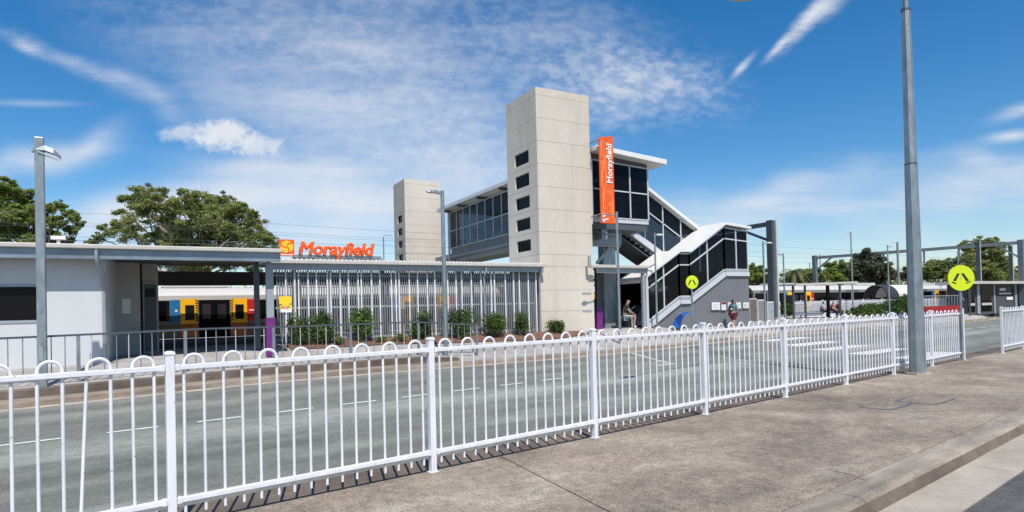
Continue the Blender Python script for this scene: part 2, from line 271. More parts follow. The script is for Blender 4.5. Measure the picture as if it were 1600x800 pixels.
# ------------------------------------------------------------------ mesh helpers
class MB:
    def __init__(s): s.v = []; s.f = []; s.mi = []
    def add(s, vs, fs, mi=0):
        o = len(s.v); s.v += [tuple(map(float, v)) for v in vs]; s.f += [tuple(i + o for i in f) for f in fs]; s.mi += [mi] * len(fs); return s
    def box(s, x0, x1, y0, y1, z0, z1, mi=0):
        return s.hexa([(x0, y0, z0), (x1, y0, z0), (x1, y1, z0), (x0, y1, z0), (x0, y0, z1), (x1, y0, z1), (x1, y1, z1), (x0, y1, z1)], mi)
    def hexa(s, v, mi=0): return s.add(v, [(0, 3, 2, 1), (4, 5, 6, 7), (0, 1, 5, 4), (1, 2, 6, 5), (2, 3, 7, 6), (3, 0, 4, 7)], mi)
    def sbox(s, s0, s1, t0, t1, z0, z1, mi=0):
        return s.hexa([st(s0, t0, z0), st(s1, t0, z0), st(s1, t1, z0), st(s0, t1, z0), st(s0, t0, z1), st(s1, t0, z1), st(s1, t1, z1), st(s0, t1, z1)], mi)
    def bar(s, a, b, w, h, up=(0, 0, 1), mi=0):
        a, b, up = map(lambda q: np.array(q, float), (a, b, up)); d = b - a; d /= np.linalg.norm(d); up = np.array([1.0, 0, 0]) if abs(d @ up) > .999 * np.linalg.norm(up) else up; x = np.cross(d, up); x /= np.linalg.norm(x); y = np.cross(x, d)
        x *= w / 2; y *= h / 2
        return s.hexa([a - x - y, a + x - y, a + x + y, a - x + y, b - x - y, b + x - y, b + x + y, b - x + y], mi)
    def tube(s, pts, r, n=10, mi=0, cap=True, flat=None):
        pts = [np.array(p, float) for p in pts]; rs = r if hasattr(r, '__len__') else [r] * len(pts); o = len(s.v); u = None
        for i, p in enumerate(pts):
            d = pts[min(i + 1, len(pts) - 1)] - pts[max(i - 1, 0)]; d /= (np.linalg.norm(d) + 1e-12)
            if u is None:
                a = np.array([0, 0, 1.]) if abs(d[2]) < .9 else np.array([1., 0, 0]); u = np.cross(d, a)
            u = u - d * (u @ d); u /= np.linalg.norm(u); w = np.cross(d, u)
            for k in range(n):
                q = 2 * PI * (k + .5) / n; s.v.append(tuple(p + rs[i] * (math.cos(q) * u + math.sin(q) * w)))
        for i in range(len(pts) - 1):
            for k in range(n):
                a = o + i * n + k; b = o + i * n + (k + 1) % n; s.f.append((a, b, b + n, a + n)); s.mi.append(mi)
        if cap:
            s.f.append(tuple(o + k for k in range(n))[::-1]); s.f.append(tuple(o + (len(pts) - 1) * n + k for k in range(n))); s.mi += [mi, mi]
        return s
    def prism(s, poly, off, mi=0):
        """polygon (list of 3D points) extruded by vector off"""
        n = len(poly); p = [np.array(q, float) for q in poly]; off = np.array(off, float); o = len(s.v)
        s.v += [tuple(q) for q in p] + [tuple(q + off) for q in p]
        s.f.append(tuple(range(o, o + n))[::-1]); s.f.append(tuple(range(o + n, o + 2 * n)))
        for i in range(n): s.f.append((o + i, o + (i + 1) % n, o + n + (i + 1) % n, o + n + i))
        s.mi += [mi] * (n + 2); return s
    def disc(s, c, nrm, r, th, n=40, mi=0):
        c = np.array(c, float); nrm = np.array(nrm, float); nrm /= np.linalg.norm(nrm)
        return s.tube([c - nrm * th / 2, c + nrm * th / 2], r, n, mi)
    def build(s, name, mat, parent=None, smooth=False, bevel=0.0):
        me = bpy.data.meshes.new(name); me.from_pydata(s.v, [], s.f); me.update()
        for m in (mat if isinstance(mat, list) else [mat]): me.materials.append(m)
        me.polygons.foreach_set('material_index', s.mi)
        bm = bmesh.new(); bm.from_mesh(me); bmesh.ops.recalc_face_normals(bm, faces=bm.faces); bm.to_mesh(me); bm.free()
        if smooth: me.polygons.foreach_set('use_smooth', [True] * len(me.polygons)); 
        o = bpy.data.objects.new(name, me); COL.objects.link(o)
        if smooth: smooth_by_angle(o)
        if bevel:
            b = o.modifiers.new('edge', 'BEVEL'); b.width = bevel; b.segments = 2; b.limit_method = 'ANGLE'
        if parent is not None:
            o.parent = parent; o.matrix_parent_inverse = Matrix.Translation(-parent.location)
        return o
def smooth_by_angle(o, ang=40):
    me = o.data; bm = bmesh.new(); bm.from_mesh(me)
    for e in bm.edges:
        if len(e.link_faces) == 2 and e.calc_face_angle(0) > math.radians(ang): e.smooth = False
    bm.to_mesh(me); bm.free()
def tag(o, label, cat, group=None, kind=None):
    o['label'] = label
    if cat: o['category'] = cat
    if group: o['group'] = group
    if kind: o['kind'] = kind
    return o
def thing(name, label, cat, loc, group=None):
    o = bpy.data.objects.new(name, None); COL.objects.link(o); o.location = tuple(map(float, loc)); o.empty_display_size = .2
    return tag(o, label, cat, group)
def struct(o): o['kind'] = 'structure'; return o
def copyo(o, parent, loc=None, mat=None):
    c = o.copy(); COL.objects.link(c); c.parent = parent
    if loc is not None: c.location = loc
    return c
def text_parts(txt, size, ex, mat, origin, xdir, ydir, parent, bold=0.0, shear=0.0, name='letter'):
    """each letter of a sign as its own small extruded mesh, laid along xdir with ydir up"""
    xd = Vector(xdir).normalized(); yd = Vector(ydir).normalized(); zd = xd.cross(yd)
    def tc_(body):
        c = bpy.data.curves.new('t', 'FONT'); c.body = body; c.size = size; c.extrude = ex; c.bevel_depth = bold; c.bevel_resolution = 0; c.shear = shear; c.resolution_u = 4
        return c
    x = 0.0; dg = bpy.context.evaluated_depsgraph_get()
    def width(body):
        c = tc_(body); o = bpy.data.objects.new('t', c); COL.objects.link(o); bpy.context.view_layer.update(); w = o.dimensions[0]
        bpy.data.objects.remove(o); bpy.data.curves.remove(c); return w
    bar = width('||')
    out = []
    for i, ch in enumerate(txt):
        adv = width('|' + txt[:i + 1] + '|') - width('|' + txt[i + 1 - 1 + 1:i + 1] + '|')      # offset of the letter's end
        beg = width('|' + txt[:i] + '|') - bar if i else 0.0
        if ch == ' ': continue
        c = tc_(ch); o = bpy.data.objects.new('t', c); COL.objects.link(o); bpy.context.view_layer.update()
        me = bpy.data.meshes.new_from_object(o.evaluated_get(bpy.context.evaluated_depsgraph_get())); bpy.data.objects.remove(o); bpy.data.curves.remove(c)
        R = Matrix((xd, yd, zd)).transposed().to_4x4(); R.translation = Vector(origin) + xd * beg
        me.transform(R); me.materials.clear(); me.materials.append(mat); me.name = name
        q = bpy.data.objects.new(name, me); COL.objects.link(q)
        if parent is not None: q.parent = parent; q.matrix_parent_inverse = Matrix.Translation(-parent.location)
        out.append(q)
    return out

# ================================================================== GROUND
MB().box(-700, 700, -300, 1200, -1.2, -.62).build('ground', GRASS)['kind'] = 'structure'
def strip(s0, s1, ds, ts, zf, name, mat):
    m = MB(); ss = np.arange(s0, s1 + ds, ds); n = len(ts(0))
    for s in ss:
        for t in ts(s): m.v.append(st(s, t, zf(s, t)))
    for i in range(len(ss) - 1):
        for j in range(n - 1): a = i * n + j; m.f.append((a, a + n, a + n + 1, a + 1)); m.mi.append(0)
    return struct(m.build(name, mat))
strip(-40, 200, 1.0, lambda s: [0.6, 3, 5.6, 7.5, tk(s) - .28], zr, 'road', ROAD)
strip(-40, 200, 1.0, lambda s: [tk(s) - .28, tk(s)], lambda s, t: zr(s, t) + .003, 'channel', CHAN)
m = MB(); ss = np.arange(-40, 120, 1.0)
for s in ss:
    k = tk(s); z = zr(s, k)
    for t, zz in ((k, z - .1), (k + .03, z + .10), (k + .06, z + .13), (k + .18, z + .136), (k + .2, z)): m.v.append(st(s, t, zz))
for i in range(len(ss) - 1):
    for j in range(4): a = i * 5 + j; m.f.append((a, a + 5, a + 6, a + 1)); m.mi.append(1 if j == 2 else 0)
struct(m.build('kerb', [FKERB, KERB]))
m = MB(); ss = np.arange(-40, 10.2, .6)
for s in ss:
    k = tk(s); x, y, _ = st(s, k + .3); z0 = zg(x, y); x, y, _ = st(s, k + .7); z1 = zg(x, y)
    for t, z in ((k + .525, z0 - .02), (k + .53, z1 - .015), (k + .545, z1 + .004), (k + .75, z1 + .008), (k + .76, z0)): m.v.append(st(s, t, z))
for i in range(len(ss) - 1):
    for j in range(4): a = i * 5 + j; m.f.append((a, a + 5, a + 6, a + 1)); m.mi.append(0)
struct(m.build('step_edge', [STRIP]))
m = MB()
for i in range(len(ss) - 1):
    q = [];
    for s in (ss[i], ss[i + 1]):
        k = tk(s); x, y, _ = st(s, k + .3); z0 = zg(x, y); q.append([st(s, k + .16, z0 + .006), st(s, k + .524, z0 + .006)])
    m.add([q[0][0], q[1][0], q[1][1], q[0][1]], [(0, 1, 2, 3)])
struct(m.build('kerb_top', KERB))
# apron: paths and station floor in one sheet
m = MB(); ss = np.concatenate([np.arange(-40, 12, .6), np.arange(12, 120, 1.0)]); ROW = []
for s in ss:
    k = tk(s); pts = []
    for d in (.17, .3, .549, .551, .8, 1.2, 1.8): pts.append(st(s, k + d))
    x0, y0, _ = pts[-1]
    for q in np.linspace(0, 1, 14)[1:]: 
        y1 = y0 + q * (8.75 - y0) if y0 < 8.5 else y0 + q * 2
        t1 = (y1 - F0[1] - s * SA) / CA; pts.append(st(s, t1))
    ROW.append([(x, y, zg(x, y)) for x, y, _ in pts])
n = len(ROW[0])
for r_ in ROW: m.v += r_
for i in range(len(ROW) - 1):
    for j in range(n - 1): a = i * n + j; m.f.append((a, a + n, a + n + 1, a + 1)); m.mi.append(0)
struct(m.build('footpath', [PATH]))
MB().box(-60, 200, 8.75, 26, -.5, -.25).build('track_bed', BALL)['kind'] = 'structure'
MB().box(-60, 200, 8.4, 8.74, -.4, .80).build('platform_edge', PAPER)['kind'] = 'structure'
MB().box(-60, 12.6, 3.3, 8.4, .3, .79).build('platform', PLAT)['kind'] = 'structure'
# near pavement in slabs, its kerb, channel and the near road
m = MB()
for a, b in ((-30, -9.4), (-9.4, -3.4), (-3.4, 2.95), (2.95, 9.2), (9.2, 15.4), (15.4, 21.6), (21.6, 27.8), (27.8, 60)):
    sk = -.37; g = .008
    m.hexa([st(a + g + sk, -2.99, -.15), st(b - g + sk, -2.99, -.15), st(b - g - sk, .05, -.15), st(a + g - sk, .05, -.15), st(a + g + sk, -2.99, 0), st(b - g + sk, -2.99, 0), st(b - g - sk, .05, 0), st(a + g - sk, .05, 0)])
struct(m.build('pavement', PAVE, bevel=.006))
struct(MB().sbox(-30, 60, .055, .62, -.3, -.022).build('verge_strip', STRIP, bevel=.01))
m = MB()
for a, b in [(i * 2.42 - 30 + .75, i * 2.42 - 30 + 2.42 + .75 - .012) for i in range(36)]:
    prof = [(-3.003, -.2), (-3.003, -.004), (-3.235, -.006), (-3.275, -.016), (-3.295, -.034), (-3.335, -.128), (-3.345, -.2)]
    m.prism([st(a, t, z) for t, z in prof], np.array(st(b, 0)) - np.array(st(a, 0)))
struct(m.build('near_kerb', KERB, smooth=True))
m = MB()      # grime line along the kerb face
for i in range(60):
    a, b = -30 + i * 1.5, -28.5 + i * 1.5; m.add([st(a, -3.302, -.045), st(b, -3.302, -.045), st(b, -3.338, -.130), st(a, -3.338, -.130)], [(0, 1, 2, 3)])
struct(m.build('kerb_face_stain', STRIP))
m = MB()
for a, b in [(i * 2.42 - 30 + .75, i * 2.42 - 30 + 2.42 + .75 - .010) for i in range(36)]: m.sbox(a, b, -3.80, -3.345, -.3, -.135)
struct(m.build('near_channel', CHAN))
struct(MB().sbox(-60, 90, -14, -3.81, -.3, -.137).build('near_road', DARKROAD))
# road markings
m = MB()
for i in range(-3, 9):
    s0 = -1.21 + 1.31 * i; m.add([st(s0 + a, 6.16 + b, zr(s0, 6.16) + .005) for a, b in ((0, -.055), (.72, -.055), (.72, .055), (0, .055))], [(0, 1, 2, 3)])
for s0 in (36, 39, 42, 44.6, 47.2, 49.8, 53): m.add([st(s0 + a, 6.25 + b, zr(s0, 6.3) + .008) for a, b in ((0, -.06), (1.5, -.06), (1.5, .06), (0, .06))], [(0, 1, 2, 3)])
for k in range(8):
    a, b = np.array([14.75, 6.36]) + np.array([1.65, 3.0]) * k / 8, np.array([14.75, 6.36]) + np.array([1.65, 3.0]) * (k + 1) / 8
    m.add([st(q[0] + o_, q[1], zr(q[0], q[1]) + .007) for q, o_ in ((a, -.05), (b, -.05), (b, .05), (a, .05))], [(0, 1, 2, 3)])
m.sbox(14.1, 14.9, 6.32, 6.40, -.15, zr(14, 6.4) + .006)
struct(m.build('lane_markings', PAINT))
m = MB()
for s0, s1, t0, t1 in ((25.0, 28.6, 9.3, 8.7), (23.6, 27.2, 7.5, 6.8), (22.6, 26.1, 5.85, 5.15), (21.4, 25.0, 4.05, 3.3), (20.3, 23.9, 2.3, 1.55)):
    m.add([st(a, t, zr(a, t) + .006) for a, t in ((s0, t1), (s1, t1 - .1), (s1, t0 - .1), (s0, t0))], [(0, 1, 2, 3)])
struct(m.build('zebra_crossing', PAINT))
# transverse trench scar across the road (a recut joint filled with tar)
m = MB()
for off in (0, .42):
    a = np.array(st(19.9 + off, 9.4)); b = np.array(st(14.9 + off, .75)); d = (b - a) / np.linalg.norm(b - a); w = np.array([-d[1], d[0], 0]) * .025
    N = 40
    for i in range(N):
        p, q = a + (b - a) * i / N, a + (b - a) * (i + 1) / N
        m.add([(x, y, zr(*rel(x, y)) + .007) for x, y, _ in (p - w, q - w, q + w, p + w)], [(0, 1, 2, 3)])
struct(m.build('tar_joint', BLACK))
m = MB()
def crack(pxs, w=.006):
    P_ = [on(x, y, 'Z', 0) for x, y in pxs]; Q = []
    for a, b in zip(P_[:-1], P_[1:]):
        for q in np.linspace(0, 1, 7)[:-1]: Q.append(a + (b - a) * q + np.array([rng.normal() * .012, rng.normal() * .012, 0]))
    Q.append(P_[-1])
    for i in range(len(Q) - 1):
        d = Q[i + 1] - Q[i]; nrm = np.array([-d[1], d[0], 0]); nrm /= np.linalg.norm(nrm) + 1e-9; ww = w * (.6 + .8 * rng.random())
        m.add([tuple(v[:2]) + (.003,) for v in (Q[i] - nrm * ww, Q[i + 1] - nrm * ww, Q[i + 1] + nrm * ww, Q[i] + nrm * ww)], [(0, 1, 2, 3)])
crack([(1290, 733), (1325, 741), (1358, 751)], .004); crack([(1482, 674), (1497, 678), (1512, 682)], .004)
struct(m.build('pavement_cracks', pm('crack_dark', (.06, .05, .042), .95)))
# tactile pad on the kerb ramp and the pit covers in the near pavement
def gz(px, py): p = gnd(px, py); return p
c = [gnd(*q) for q in ((1131, 530), (1166, 527), (1170, 524.5), (1137, 527.5))]
c = [(p[0], p[1], p[2] + .02) for p in c]
tag(MB().prism([(p[0], p[1], p[2] - .05) for p in c], (0, 0, .05)).build('tactile_pad', TACT), 'pale yellow tactile paving pad on the kerb ramp at the zebra crossing', 'tactile paving')
def pit(cx, ct, w, d, label):
    t_ = thing('pit_cover', label, 'pit cover', st(cx, ct, 0), 'pit covers in the pavement')
    def rr(w, d, r=.09):
        return [(cx + sx_ * (w / 2 - r) + r * math.cos(q), ct + sy_ * (d / 2 - r) + r * math.sin(q)) for sx_, sy_, q0 in ((1, 1, 0), (-1, 1, 90), (-1, -1, 180), (1, -1, 270)) for q in [math.radians(q0 + k * 30) for k in range(4)]]
    MB().prism([st(a, b, -.01) for a, b in rr(w, d)], (0, 0, .0125)).build('frame', RAILM, t_)
    MB().prism([st(a, b, -.008) for a, b in rr(w - .075, d - .075)], (0, 0, .0145)).build('lid', PAVE, t_)
pit(10.75, -1.78, .95, .62, 'complete rounded rectangular pit cover outlined in dark iron in the pavement')
pit(9.75, -1.55, .9, .5, 'faint pit cover left of the clearly outlined one in the pavement')

# ================================================================== WHITE LOOP TOP FENCE
def hoop_mesh(s0, s1, t, lean=0.0, r=.0125, zb=.085):
    R_ = (s1 - s0) / 2; zt = 1.362 - R_ + random.uniform(-.004, .004); m = MB(); pts = [st(s0 + lean, t, zb)]; pts.append(st(s0, t, zt))
    for k in range(1, 12): a = PI - PI * k / 12; pts.append(st(s0 + R_ + R_ * math.cos(a), t, zt + R_ * math.sin(a)))
    pts += [st(s1, t, zt), st(s1 - lean * .0, t, zb)]
    return m.tube(pts, r, 10)
def loop_fence(label, posts, tl, hoops_n=8, end_brackets=True, bent=None):
    t_ = thing('loop_fence', label, 'fence', st(posts[0], tl(posts[0]), 0))
    for i, s in enumerate(posts):
        t0 = tl(s); p = MB().sbox(s - .0325, s + .0325, t0 - .0325, t0 + .0325, 0, 1.372).build('post', WHITE, t_, bevel=.006)
        MB().sbox(s - .05, s + .05, t0 - .042, t0 + .042, .0, .006).build('base_plate', WHITE, p)
        m = MB()
        lv = [(.037, 1.366), (.037, 1.378), (.030, 1.390), (.016, 1.396)]
        for h, z in lv: m.v += [st(s - h, t0 - h, z), st(s + h, t0 - h, z), st(s + h, t0 + h, z), st(s - h, t0 + h, z)]
        for k in range(3):
            for j in range(4): a = k * 4 + j; b = k * 4 + (j + 1) % 4; m.f.append((a, b, b + 4, a + 4)); m.mi.append(0)
        m.f += [(0, 3, 2, 1), (12, 13, 14, 15)]; m.mi += [0, 0]
        m.build('cap', WHITE, p)
    for i in range(len(posts) - 1):
        a, b = posts[i], posts[i + 1]; L_ = b - a; m = MB()
        for z, h in ((1.262, .040), (.204, .040)):
            v = []
            for s_ in (a + .034, b - .034):
                tt = tl(s_)
                v += [st(s_, tt - .036, z - h / 2), st(s_, tt + .022, z - h / 2), st(s_, tt + .022, z + h / 2), st(s_, tt - .036, z + h / 2)]
            m.hexa(v[:4] + v[4:])
            for s_, sg in ((a + .034, 1), (b - .034, -1)):      # rail brackets on the posts
                tt = tl(s_); m.sbox(min(s_, s_ + sg * .035), max(s_, s_ + sg * .035), tt - .041, tt + .027, z - h / 2 - .005, z + h / 2 + .005)
        pan = m.build('rail_panel', WHITE, t_, bevel=.005)
        p = (L_ - .065) / (hoops_n * 2 + .0)
        for k in range(hoops_n):
            s0 = a + .0325 + p * (2 * k + .5) + random.uniform(-.004, .004); ln = random.uniform(-.006, .006)
            if bent and bent[0] == i and bent[1] == k: ln = bent[2]
            h = hoop_mesh(s0, s0 + p, tl((a + b) / 2) if False else tl(s0), ln).build('hoop', WHITE, pan, smooth=True)
    return t_
loop_fence('long white metal loop-top fence along the pavement between camera and road', [2.4 * n for n in range(-1, 9)], lambda s: 0.0, bent=(0, 6, -.055))
loop_fence('short white loop-top fence beginning right of the gap by the yellow sign pole', [22.05, 24.45, 26.85, 29.25], lambda s: -.19)

# ================================================================== LEFT HANDRAIL
LR = thing('handrail', 'dark grey vertical bar handrail along the raised station path', 'railing', st(-8.6, 11.0, .3))
RS = [-8.62 + 2.16 * i for i in range(10)]; RS[-1] = 10.75
def trl(s): return tk(s) + .95
def zrl(s): x, y, _ = st(s, trl(s)); return zg(x, y)
TOPZ = lambda s: zrl(s) + 1.03
m = MB(); m2 = MB()
for i in range(len(RS) - 1):
    a, b = RS[i], RS[i + 1]
    for k in range(4):
        p, q = a + (b - a) * k / 4, a + (b - a) * (k + 1) / 4
        m.bar(st(p, trl(p), TOPZ(p)), st(q, trl(q), TOPZ(q)), .055, .045)
        m2.bar(st(p, trl(p), zrl(p) + .12), st(q, trl(q), zrl(q) + .12), .035, .03)
m.build('top_rail', RAILM, LR); m2.build('bottom_rail', GALV, LR)
for i, s in enumerate(RS):
    m = MB(); z = zrl(s); m.hexa([st(s + a, trl(s) + b, z + c) for c in (-.02, 1.005) for a, b in ((-.035, -.025), (.035, -.025), (.035, .025), (-.035, .025))])
    m.build('post', GALV, LR)
for i in range(len(RS) - 1):
    for k in range(1, 9):
        s = RS[i] + (RS[i + 1] - RS[i]) * k / 9; z = zrl(s)
        MB().tube([st(s, trl(s), z + .12), st(s, trl(s), z + 1.005)], .0105, 6).build('baluster', GALV if (i * 8 + k) % 3 else LSTEEL, LR)

# ================================================================== LEFT STATION BUILDING
SB = thing('station_building', 'low white rendered station building with zinc fascia at the far left', 'building', (-14.65, -2.5, .55))
wx = -14.65; wy = -2.5
m = MB()   # walls with window opening
wl, wr, wb, wt = -19.2, -16.08, 1.71, 2.53
m.box(-32, wl, wy, wy + .2, .2, 3.42); m.box(wr, wx, wy, wy + .2, .2, 3.42); m.box(wl, wr, wy, wy + .2, .2, wb); m.box(wl, wr, wy, wy + .2, wt, 3.42)
m.box(wx - .2, wx, wy + .2, .6, .2, 3.40)
m.build('wall', WALLW, SB)
w = MB().box(wl, wr, wy - .02, wy + .05, wb - .07, wb).box(wl, wr, wy - .02, wy + .05, wt, wt + .06).box(wr, wr + .06, wy - .02, wy + .05, wb - .07, wt + .06).box(-17.6, -17.55, wy, wy + .05, wb, wt).build('window', STEEL, SB)
MB().box(wl, wr, wy + .06, wy + .09, wb, wt).build('pane', WINB, w)
# set-back return wall with panels and door
m = MB().box(wx, -13.98, .6, .8, .4, 3.40).box(-13.98, -13.55, .9, 1.1, .4, 3.40).box(-14.02, -13.98, .6, 1.1, .4, 3.4)
m.build('return_wall', BEIGE, SB)
d = MB().box(-13.93, -13.60, .86, .9, .66, 2.75).build('door', DSTEEL, SB)
MB().box(-13.96, -13.57, .84, .9, 2.78, 2.84).box(-13.96, -13.93, .84, .9, .66, 2.78).box(-13.60, -13.57, .84, .9, .66, 2.78).build('frame', STEEL, d)
MB().box(-13.90, -13.63, .85, .862, 2.35, 2.62).build('pane', WINB, d)
MB().box(-14.5, -14.28, .57, .6, 1.85, 2.3).build('notice', PAPER, SB)
MB().box(-14.22, -14.05, .57, .6, 1.2, 1.45).build('meter_box', STEEL, SB)
# roof, gutter and fascia beam
m = MB(); m.hexa([(-32, -3.0, 3.50), (-10.42, -3.0, 3.50), (-10.42, 6.4, 3.82), (-32, 6.4, 3.82), (-32, -3.0, 3.56), (-10.42, -3.0, 3.56), (-10.42, 6.4, 3.88), (-32, 6.4, 3.88)])  # roof depth extended at the rear to shade the platform floor
rf = m.build('roof', GUT, SB)
MB().box(-32, -10.40, -3.14, -3.0, 3.45, 3.56).build('gutter', GUT, rf, bevel=.02)
MB().box(-32, -10.43, -3.02, -2.94, 3.20, 3.45).build('fascia', BEAM, rf)
MB().hexa([(-32, -2.94, 3.44), (-10.44, -2.94, 3.44), (-10.44, 6.3, 3.76), (-32, 6.3, 3.76), (-32, -2.94, 3.47), (-10.44, -2.94, 3.47), (-10.44, 6.3, 3.79), (-32, 6.3, 3.79)]).build('soffit', DSTEEL, rf)
px_ = -14.78
MB().tube([(px_, -3.07, 3.46), (px_, -3.07, 3.22), (px_ + .02, -2.98, 3.05), (px_ + .1, -2.6, 2.85), (px_ + .1, -2.56, 2.7), (px_ + .1, -2.56, .5)], .045, 10).build('downpipe', STEEL, SB, smooth=True)
m = MB()
for i in range(18): m.tube([(-30 + i * 1.15, -2.9, 3.56), (-30 + i * 1.15, -2.9, 3.66)], .012, 5)
m.tube([(-31, -2.9, 3.66), (-10.6, -2.9, 3.66)], .006, 5); m.build('roof_cable', DSTEEL, rf)
MB().tube([(-16.1, 1.0, 3.6), (-16.1, 1.0, 4.1)], .05, 10).box(-16.28, -15.92, .9, 1.1, 4.1, 4.2).build('vent', WROOF, rf)
# entrance column with its purple wrap, dark column behind, beam and light
EC = MB().box(-10.76, -10.56, -2.52, -2.30, .5, 3.21).build('column', STEEL, SB, bevel=.01)
MB().box(-10.785, -10.535, -2.545, -2.275, .5, 1.62).build('wrap', PURP, EC)
MB().box(-10.95, -10.80, -1.2, -1.05, .5, 3.41).build('column', DSTEEL, SB)
MB().box(-13.52, -10.3, 4.2, 4.29, .5, .52).build('threshold', STEEL, SB)
lt = thing('strip_light', 'long white batten light hanging under the station roof beam', 'light', (-11.9, -2.0, 3.35))
MB().box(-12.95, -11.25, -2.1, -1.95, 3.345, 3.40).build('housing', PAPER, lt)
lm = pm('lit_diffuser', (.85, .85, .83), .4); lb = lm.node_tree.nodes['Principled BSDF']; lb.inputs['Emission Color'].default_value = (1, 1, .97, 1); lb.inputs['Emission Strength'].default_value = .5
MB().box(-12.93, -11.27, -2.115, -1.935, 3.285, 3.344).build('diffuser', lm, lt)

# ================================================================== SLATTED SCREEN AND ITS CANOPY
CN = thing('canopy', 'long grey platform canopy over the slatted screen left of the tall lift tower', 'canopy', (-5, 0, .7))
m = MB(); m.hexa([(-10.38, -.25, 3.46), (-.02, -.25, 3.46), (-.02, 6.3, 3.72), (-10.38, 6.3, 3.72), (-10.38, -.25, 3.50), (-.02, -.25, 3.50), (-.02, 6.3, 3.76), (-10.38, 6.3, 3.76)])  # rear extended to keep sun off the platform behind the screen
rf = m.build('roof', WROOF, CN)
m = MB()
for i in range(70): m.box(-10.3 + i * .147, -10.22 + i * .147, -.30, .2, 3.50, 3.535)
m.build('roof_ribs', WROOF, rf)
MB().box(-10.36, .06, -.42, -.27, 3.37, 3.50).build('gutter', GUT, CN, bevel=.02)
MB().box(-10.34, -.01, -.28, -.18, 3.17, 3.37).build('fascia', STEEL, CN)
for x in (-9.55, -6.55, -2.95, -.35):
    MB().box(x - .07, x + .07, .18, .32, .5, 3.2).build('post', DSTEEL, CN)
for x in (-2.62, -.12):
    MB().tube([(x, -.34, 3.4), (x, -.34, 3.15), (x, -.14, 2.95), (x, -.14, .7)], .04, 8).build('downpipe', STEEL, CN, smooth=True)
PA = thing('platform_awning', 'deep black awning beam along the platform edge in front of the train', 'awning', (-7, 7.4, .79))
MB().box(-30, 2.6, 7.25, 7.8, 3.04, 3.60).build('beam', BLACK, PA)
for x in (-20, -14.9, -8.2, -4.1, -.3): MB().box(x - .08, x + .08, 7.4, 7.56, .7, 3.04).build('post', DSTEEL, PA)
SN = thing('slatted_screen', 'see-through screen of white and grey vertical slats under the platform canopy', 'screen', (-5, 0, .7))
m = MB(); x = -10.15
while x < -.2:
    m.box(x, x + .042, -.02, .02, .74, 3.17); x += .084
m.build('grey_slats', pm('slat_grey', (.19, .205, .225), .5), SN)
m = MB()
for z in (.86, 1.92, 3.0): m.box(-10.2, -.15, .022, .06, z - .03, z + .03)
m.build('rail', LSTEEL, SN)
for px in (447, 461, 467, 482, 495, 512, 517, 532, 545, 560, 565, 581, 594, 612, 619, 624, 640, 653, 668, 680, 700, 713, 722, 737, 752, 768, 773, 790, 803, 812, 826, 838):
    x = on(px, 475, 'Y', -.05)[0]; MB().box(x - .022, x + .022, -.075, -.022, .72, 3.18).build('fin', WHITE, SN)
# planting bed, shrubs
m = MB(); N = 24
for i in range(N):
    x0 = -9.9 + i * 9.75 / N; x1 = -9.9 + (i + 1) * 9.75 / N
    m.add([(x0, -1.15, zg(x0, -1.15) + .03), (x1, -1.15, zg(x1, -1.15) + .03), (x1, -.12, zg(x1, -.1) + .09), (x0, -.12, zg(x0, -.1) + .09)], [(0, 1, 2, 3)])
m.add([(-.15, -1.15, zg(-.15, -1.15) + .03), (2.1, -.5, zg(2.1, -.5) + .03), (2.1, -.02, zg(2.1, -.02) + .05), (-.15, -.12, zg(-.15, -.1) + .09)], [(0, 1, 2, 3)])
struct(m.build('planting_bed', MULCH))

def leaf_cloud(clumps, n, size, mats, density=None, squash=1.0, hollow=.25, up=0.6, sub=0):
    """clumps: (x,y,z,rx,ry,rz); n leaves in total; bent diamond leaf cards on each clump's shell and inside it"""
    cl = np.array(clumps, float); wts = (cl[:, 3] * cl[:, 5]); wts = wts / wts.sum()
    if sub:
        S_ = []
        for c in cl:
            S_.append((*c[:3], *(c[3:6] * .62)))
            for k in range(sub):
                q = rng.normal(size=3); q /= np.linalg.norm(q); q[2] = abs(q[2]) if rng.random() < .6 else q[2]; f = .15 + .20 * rng.random()
                S_.append((*(c[:3] + q * c[3:6] * (.62 + .34 * rng.random())), *(c[3:6] * f * np.array([1.15, 1.15, .8]))))
        cl = np.array(S_); wts = cl[:, 3] ** 1.7; wts /= wts.sum()
    idx = rng.choice(len(cl), n, p=wts); d = rng.normal(size=(n, 3)); d /= np.linalg.norm(d, axis=1)[:, None]
    rad = (hollow + (1 - hollow) * rng.random(n)) ** .55; rad *= (.82 + .3 * rng.random(n))
    # lumpy radius so the outline is uneven
    ph = np.sin(d[:, 0] * 7 + idx * 1.7) * np.sin(d[:, 1] * 6 + idx) * np.sin(d[:, 2] * 8 + idx * .6); rad *= 1 + .28 * ph
    P = cl[idx, :3] + d * rad[:, None] * cl[idx, 3:6]
    sz = size * (.55 + .9 * rng.random(n)); nr = rng.normal(size=(n, 3)); nr[:, 2] = nr[:, 2] + up; nr += d * .5; nr /= np.linalg.norm(nr, axis=1)[:, None]
    a = np.cross(nr, rng.normal(size=(n, 3))); a /= np.linalg.norm(a, axis=1)[:, None]; b = np.cross(nr, a)
    L_ = sz[:, None]; w_ = sz[:, None] * .42
    V = np.stack([P - a * L_ * .5, P + b * w_ * .5 - nr * L_ * .06, P + a * L_ * .5, P - b * w_ * .5 - nr * L_ * .06], 1).reshape(-1, 3)
    F = np.arange(n * 4).reshape(-1, 4)
    mi = (rng.random(n) * .999 * 1.0); cm = rng.integers(0, 3, len(cl)); mi = np.where(mi < .5, cm[idx], rng.integers(0, 3, n))
    return V, F, mi
